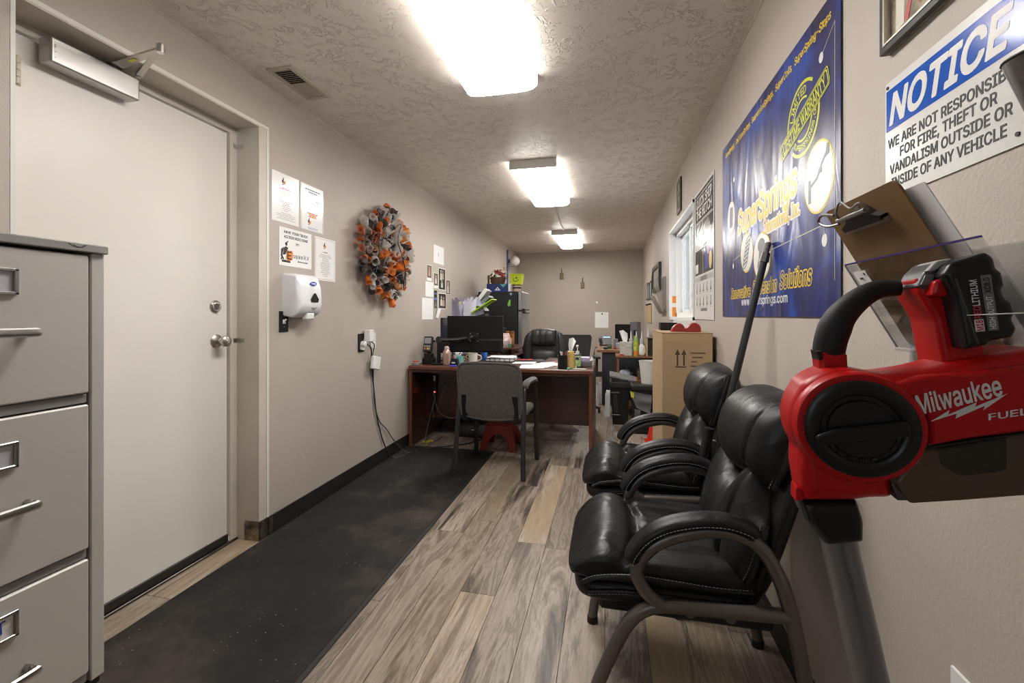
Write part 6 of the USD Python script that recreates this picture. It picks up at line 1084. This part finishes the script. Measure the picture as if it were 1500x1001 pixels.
tw = Thing('computer_tower', 'grey computer tower standing beside the far monitor', 'computer', (.39, 6.9, .738)); tw.part('case', bx(.315, .465, 6.78, 7.15, .738, 1.105, .006), M('tower_grey', (.13, .12, .115), .45)); tw.part('front_panel', bx(.325, .41, 6.775, 6.78, .75, 1.09, .002), M('tower_front', (.20, .20, .24), .4)); tw.part('drive_bay', bx(.355, .405, 6.772, 6.776, .90, .98), dark_plastic)
for i, (x, y, w, h, m_, lab, nm) in enumerate(((-.07, 6.05, .05, .03, M('clutter_black', (.02, .02, .02), .5), 'small black gadget at the front of the far desk', 'gadget'), (-.02, 6.18, .06, .04, M('clutter_green', (.03, .10, .04), .5), 'dark green tape dispenser on the far desk', 'dispenser'), (.05, 6.1, .05, .025, M('clutter_red', (.35, .07, .04), .5), 'rust red pad on the far desk', 'pad'), (-.09, 6.25, .035, .02, M('clutter_teal', (.1, .35, .45), .5), 'tiny teal eraser on the far desk', 'eraser'), (.1, 6.2, .07, .075, M('clutter_pale', (.42, .38, .36), .5), 'pale card box on the far desk beside the monitor', 'box'), (.06, 6.5, .07, .12, M('clutter_blue', (.2, .24, .3), .5), 'grey blue pencil box in front of the far monitor', 'box'))):
    single(nm, rbox(x, x + w, y, y + w, .7375, .7375 + h, min(.008, h * .3)), m_, lab, nm)
single('drooping_cable', tube(spline([(-.17, 6.4, .74), (-.19, 6.3, .735), (-.2, 6.2, .68), (-.2, 6.15, .56), (-.19, 6.14, .48)], 5), .007, 6), black_plastic, 'black cable drooping off the left edge of the far desk', 'cable')
single('foam_board', bx(-.135, -.1, 6.0, 6.04, .0005, .29, .003), white_plastic, 'narrow white foam board standing by the far desk leg', 'board')
# brown cart with supplies
kt = Thing('supply_cart', 'brown two-shelf cart loaded with supplies in front of the far desk', 'cart', (.32, 5.55, 0)); cartw = M('cart_brown', (.24, .115, .045), .5, var=((3, 20, 20), (.19, .085, .03), 3))
kt.part('top_shelf', bx(.08, .575, 5.4, 5.78, .69, .712, .003), cartw); kt.part('lower_shelf', bx(.1, .565, 5.42, 5.76, .40, .42, .003), cartw); kt.part('bottom_shelf', bx(.1, .565, 5.42, 5.76, .1, .12, .003), cartw)
for x, y in ((.11, 5.43), (.555, 5.43), (.11, 5.75), (.555, 5.75)): kt.part('post', cyl((x, y, 0), (x, y, .69), .014), cartw)
tx = Thing('tissue_box', 'patterned grey tissue box with a tall white tissue on the brown cart', 'tissue box', (.205, 5.5, .713)); tx.part('box', bx(.13, .27, 5.42, 5.56, .7125, .875, .003), M('tissue_grey', (.38, .36, .31), .6, var=((14, 14, 60), (.52, .5, .44), 1))); tx.part('tissue', tissue((.19, 5.49, .86), .05, .16, 9, -.02), paper, smooth=True); tx.part('box_side', bx(.27, .278, 5.43, 5.55, .7125, .872, .001), M('tissue_blue', (.05, .22, .42), .5))
sc_ = Thing('spray_can', 'green and orange spray can on the brown cart', 'spray can', (.315, 5.44, .713)); sc_.part('can_body', lathe([(0, 0), (.03, 0), (.032, .005), (.032, .17), (.026, .185), (0, .185)], (.316, 5.455, .7125), 20), M('can_green', (.22, .42, .03), .35, var=((20, 20, 28), (.62, .5, .1), 1))); sc_.part('can_band', lathe([(.0325, .01), (.0325, .06)], (.316, 5.455, .7125), 20), M('can_orange', (.65, .2, .03), .35)); sc_.part('cap', lathe([(0, .185), (.022, .185), (.02, .225), (.012, .232), (0, .232)], (.316, 5.455, .7125), 20), M('cap_green', (.3, .5, .15), .4))
for i, x in enumerate((.27, .335, .40, .475)):
    c_ = Thing('caulk_tube', ('first caulk tube from the left on the cart, white nozzle up', 'second caulk tube from the left on the cart, behind the spray can', 'third caulk tube from the left on the cart', 'rightmost caulk tube on the cart, above the dark box')[i], 'caulk tube', (x, 5.68, .713), 0, 'caulk tubes on the cart')
    c_.part('tube_body', cyl((x, 5.68, .7125), (x, 5.68, .905), .025), M('caulk_body', (.30, .33, .42), .4) if i % 2 else M('caulk_white', (.55, .55, .55), .4)); c_.part('nozzle', cyl((x, 5.68, .905), (x, 5.68, 1.0 + .035 * (i == 3)), .012, .005, 12), white_plastic)
single('paper_roll', xf(blob((.385, 5.47, .7135), (.045, .03, .08), 12, 3, .3), None), paper, 'crumpled white paper bag on the cart beside the spray can', 'paper bag')
ow = Thing('open_crate', 'dark open wooden crate on the right end of the cart', 'crate', (.5, 5.55, .713))
ow.part('crate_board', bx(.432, .452, 5.42, 5.6, .7125, .925, .002), tan_wood); ow.part('crate_board', bx(.452, .57, 5.58, 5.6, .7125, .925, .002), fb); ow.part('crate_board', bx(.452, .57, 5.42, 5.58, .7125, .722, .002), fb); ow.part('crate_board', bx(.565, .575, 5.42, 5.6, .722, .925, .002), fb); ow.part('crate_board', bx(.452, .565, 5.43, 5.44, .722, .915), M('crate_dark', (.02, .014, .01), .7)); ow.part('crate_lid', bx(.43, .575, 5.42, 5.6, .925, .935, .002), M('crate_grey', (.2, .19, .18), .5))
single('red_packet', rbox(.125, .17, 5.402, 5.418, .7125, .735, .004), M('packet_red', (.5, .05, .05), .4), 'small red packet at the left front edge of the cart', 'packet')
bb_ = Thing('supply_bag', 'pale blue and white plastic bag on the lower shelf of the cart', 'bag', (.18, 5.58, .421)); bb_.part('bag_film', blob((.2, 5.58, .4212), (.085, .1, .06), 17, 3, .3), M('bag_blue', (.40, .47, .56), .35, var=((12, 12, 12), (.08, .12, .2), 2)))
single('orange_label_box', cat_(bx(.19, .30, 5.425, 5.47, .4205, .455, .002)), M('label_box', (.6, .58, .55), .5), 'white box with orange end on the lower shelf of the cart', 'box'); single('orange_block', bx(.302, .33, 5.425, 5.47, .4205, .455, .002), M('cap_orange', (.7, .22, .02), .4), 'orange block beside the white box on the lower cart shelf', 'block')
single('tool_case', rbox(.34, .54, 5.5, 5.7, .4205, .53, .015), M('case_brown', (.10, .06, .03), .6), 'dark brown case on the lower shelf of the cart', 'case')
# shredder, bins
sh_ = Thing('paper_shredder', 'black paper shredder bin with its grey lid raised, below the cart', 'shredder', (.12, 5.05, 0))
sh_.part('bin_body', hullp([(x, y, 0.001) for x in (.04, .2) for y in (4.93, 5.2)] + [(x, y, .40) for x in (.02, .215) for y in (4.91, 5.22)]), black_plastic); sh_.part('front_window', hullp([(.05, 4.919, .13), (.1, 4.919, .13), (.045, 4.911, .33), (.085, 4.911, .33), (.05, 4.922, .13), (.1, 4.922, .13), (.045, 4.914, .33), (.085, 4.914, .33)]), M('window_gloss', (.02, .02, .02), .08)); sh_.part('front_rib', cat_(bx(.02, .11, 4.905, 4.912, .345, .36, .003), bx(.035, .12, 4.918, 4.926, .1, .115, .003)), M('rib_grey', (.1, .1, .1), .35)); sh_.part('shredder_head', bx(.012, .22, 4.9, 5.23, .40, .47, .01), M('head_black', (.02, .02, .021), .25)); sh_.part('raised_lid', xf(bx(0, .29, -.16, .17, 0, .025, .005), rot('y', 11), (.005, 5.06, .527)), M('lid_grey', (.25, .25, .25), .25))
tc_ = Thing('trash_can', 'black trash can with a clear liner hanging over its front', 'trash can', (.36, 4.72, 0))
tc_.part('can_body', hullp([(x, y, .001) for x in (.24, .46) for y in (4.58, 4.78)] + [(x, y, .44) for x in (.225, .475) for y in (4.56, 4.80)]), black_plastic); tc_.part('can_lid', rbox(.215, .485, 4.55, 4.81, .44, .50, .02), M('lid_black', (.022, .022, .023), .25))
def sheet3(P, n=10, m=10, wr=.01, seed=1):
    P = np.array(P, float); V = []; F = []
    for i in range(n):
        for j in range(m):
            a, b = i / (n - 1), j / (m - 1); p = (P[0] * (1 - a) + P[1] * a) * (1 - b) + (P[3] * (1 - a) + P[2] * a) * b; V.append(p)
    V = np.array(V); V[:, 1] += (meshkit.fbm(V * 18, 3, seed) - .5) * wr * 2
    for i in range(n - 1):
        for j in range(m - 1): a = i * m + j; F += [(a, a + m, a + m + 1), (a, a + m + 1, a + 1)]
    return trimesh.Trimesh(V, F, process=False)
liner = {'t': ('transparent_bsdf', dict(color=(.85, .86, .88))), 'g': ('principled_bsdf', dict(base_color=(.55, .56, .58), roughness=.25)), 'm': ('mix_closure', dict(fac=.24))}
liner_m = usdkit.material(stage, '/World/Looks/clear_liner', liner, [('t.BSDF', 'm.closure1'), ('g.BSDF', 'm.closure2')], surface='m.closure')
tc_.part('liner', cat_(sheet3([(.2, 4.543, .44), (.42, 4.543, .40), (.40, 4.535, .22), (.27, 4.535, .27)], wr=.03), sheet3([(.25, 4.54, .26), (.31, 4.54, .25), (.30, 4.545, .15), (.25, 4.545, .15)], wr=.02, seed=4)), liner_m, smooth=True); tc_.part('liner_print', sheet3([(.21, 4.53, .435), (.245, 4.53, .43), (.245, 4.525, .37), (.215, 4.525, .38)], 5, 5, .01), M('liner_yellow', (.5, .42, .03), .5))
wb_ = Thing('white_bin', 'white round wastebasket standing on the trash can lid', 'wastebasket', (.41, 4.69, .501)); wb_.part('bin_body', lathe([(0, 0), (.085, 0), (.108, .225), (.112, .23), (.104, .23), (.08, .006), (0, .006)], (.41, 4.69, .5015), 32), M('bin_white', (.62, .6, .55), .45))
wx = Thing('white_carton', 'small white carton on the floor beside the shredder', 'carton', (-.01, 5.34, 0)); wx.part('carton', hullp([(-.045, 5.28, .0005), (.012, 5.28, .0005), (-.045, 5.4, .0005), (.012, 5.4, .0005), (-.045, 5.28, .24), (.012, 5.28, .24), (-.045, 5.4, .24), (.012, 5.4, .24), (-.03, 5.30, .30), (.012, 5.30, .30), (-.03, 5.38, .30), (.012, 5.38, .30)]), M('carton_white', (.62, .61, .6), .5)); wx.part('carton_crease', bx(-.0455, .0, 5.279, 5.2795, .238, .242), M('crease_grey', (.4, .4, .4), .6))
cn_ = Thing('safety_cone', 'small red cone on the floor left of the cardboard carton', 'cone', (.42, 4.3, 0)); cn_.part('cone', lathe([(0, .3), (.018, .3), (.075, .012), (.0, .012)][::-1], (.42, 4.3, 0), 24), M('cone_red', (.55, .03, .015), .45)); cn_.part('cone_base', bx(.33, .51, 4.21, 4.39, .0005, .014, .003), M('cone_red', (1, 1, 1)))
# on the back wall
for i, (x, z) in enumerate(((-.915, 1.98), (-.505, 1.80))):
    t = Thing('wall_hook', ('brass wall clip on the back wall, higher of the two', 'brass wall clip on the back wall, lower of the two')[i], 'hook', (x, YB, z)); t.part('clip_plate', bx(x - .035, x + .035, YB - .02, YB, z - .07, z + .05, .004), M('clip_brass', (.10, .07, .035), .4, .5)); t.part('clip_spike', cyl((x, YB - .01, z + .05), (x, YB - .01, z + .14), .008), M('clip_brass', (1, 1, 1)))
pn = Thing('pinned_sheet', 'white sheet pinned on the back wall right of the chairs', 'paper', (-.135, YB, 1.1)); pn.part('sheet', bx(-.265, -.01, YB - .003, YB - .001, .955, 1.26), paper); pn.part('pin', cyl((-.13, YB - .014, 1.225), (-.13, YB - .003, 1.225), .014), M('clip_brass', (1, 1, 1))); pn.part('sheet_print', bx(-.2, -.08, YB - .0035, YB - .003, 1.08, 1.085), M('print_pale', (.55, .55, .54), .6))
single('wall_anchor', cyl((-.23, YB - .012, 1.45), (-.23, YB, 1.45), .02), white_plastic, 'small white plastic anchor on the bare back wall', 'anchor')
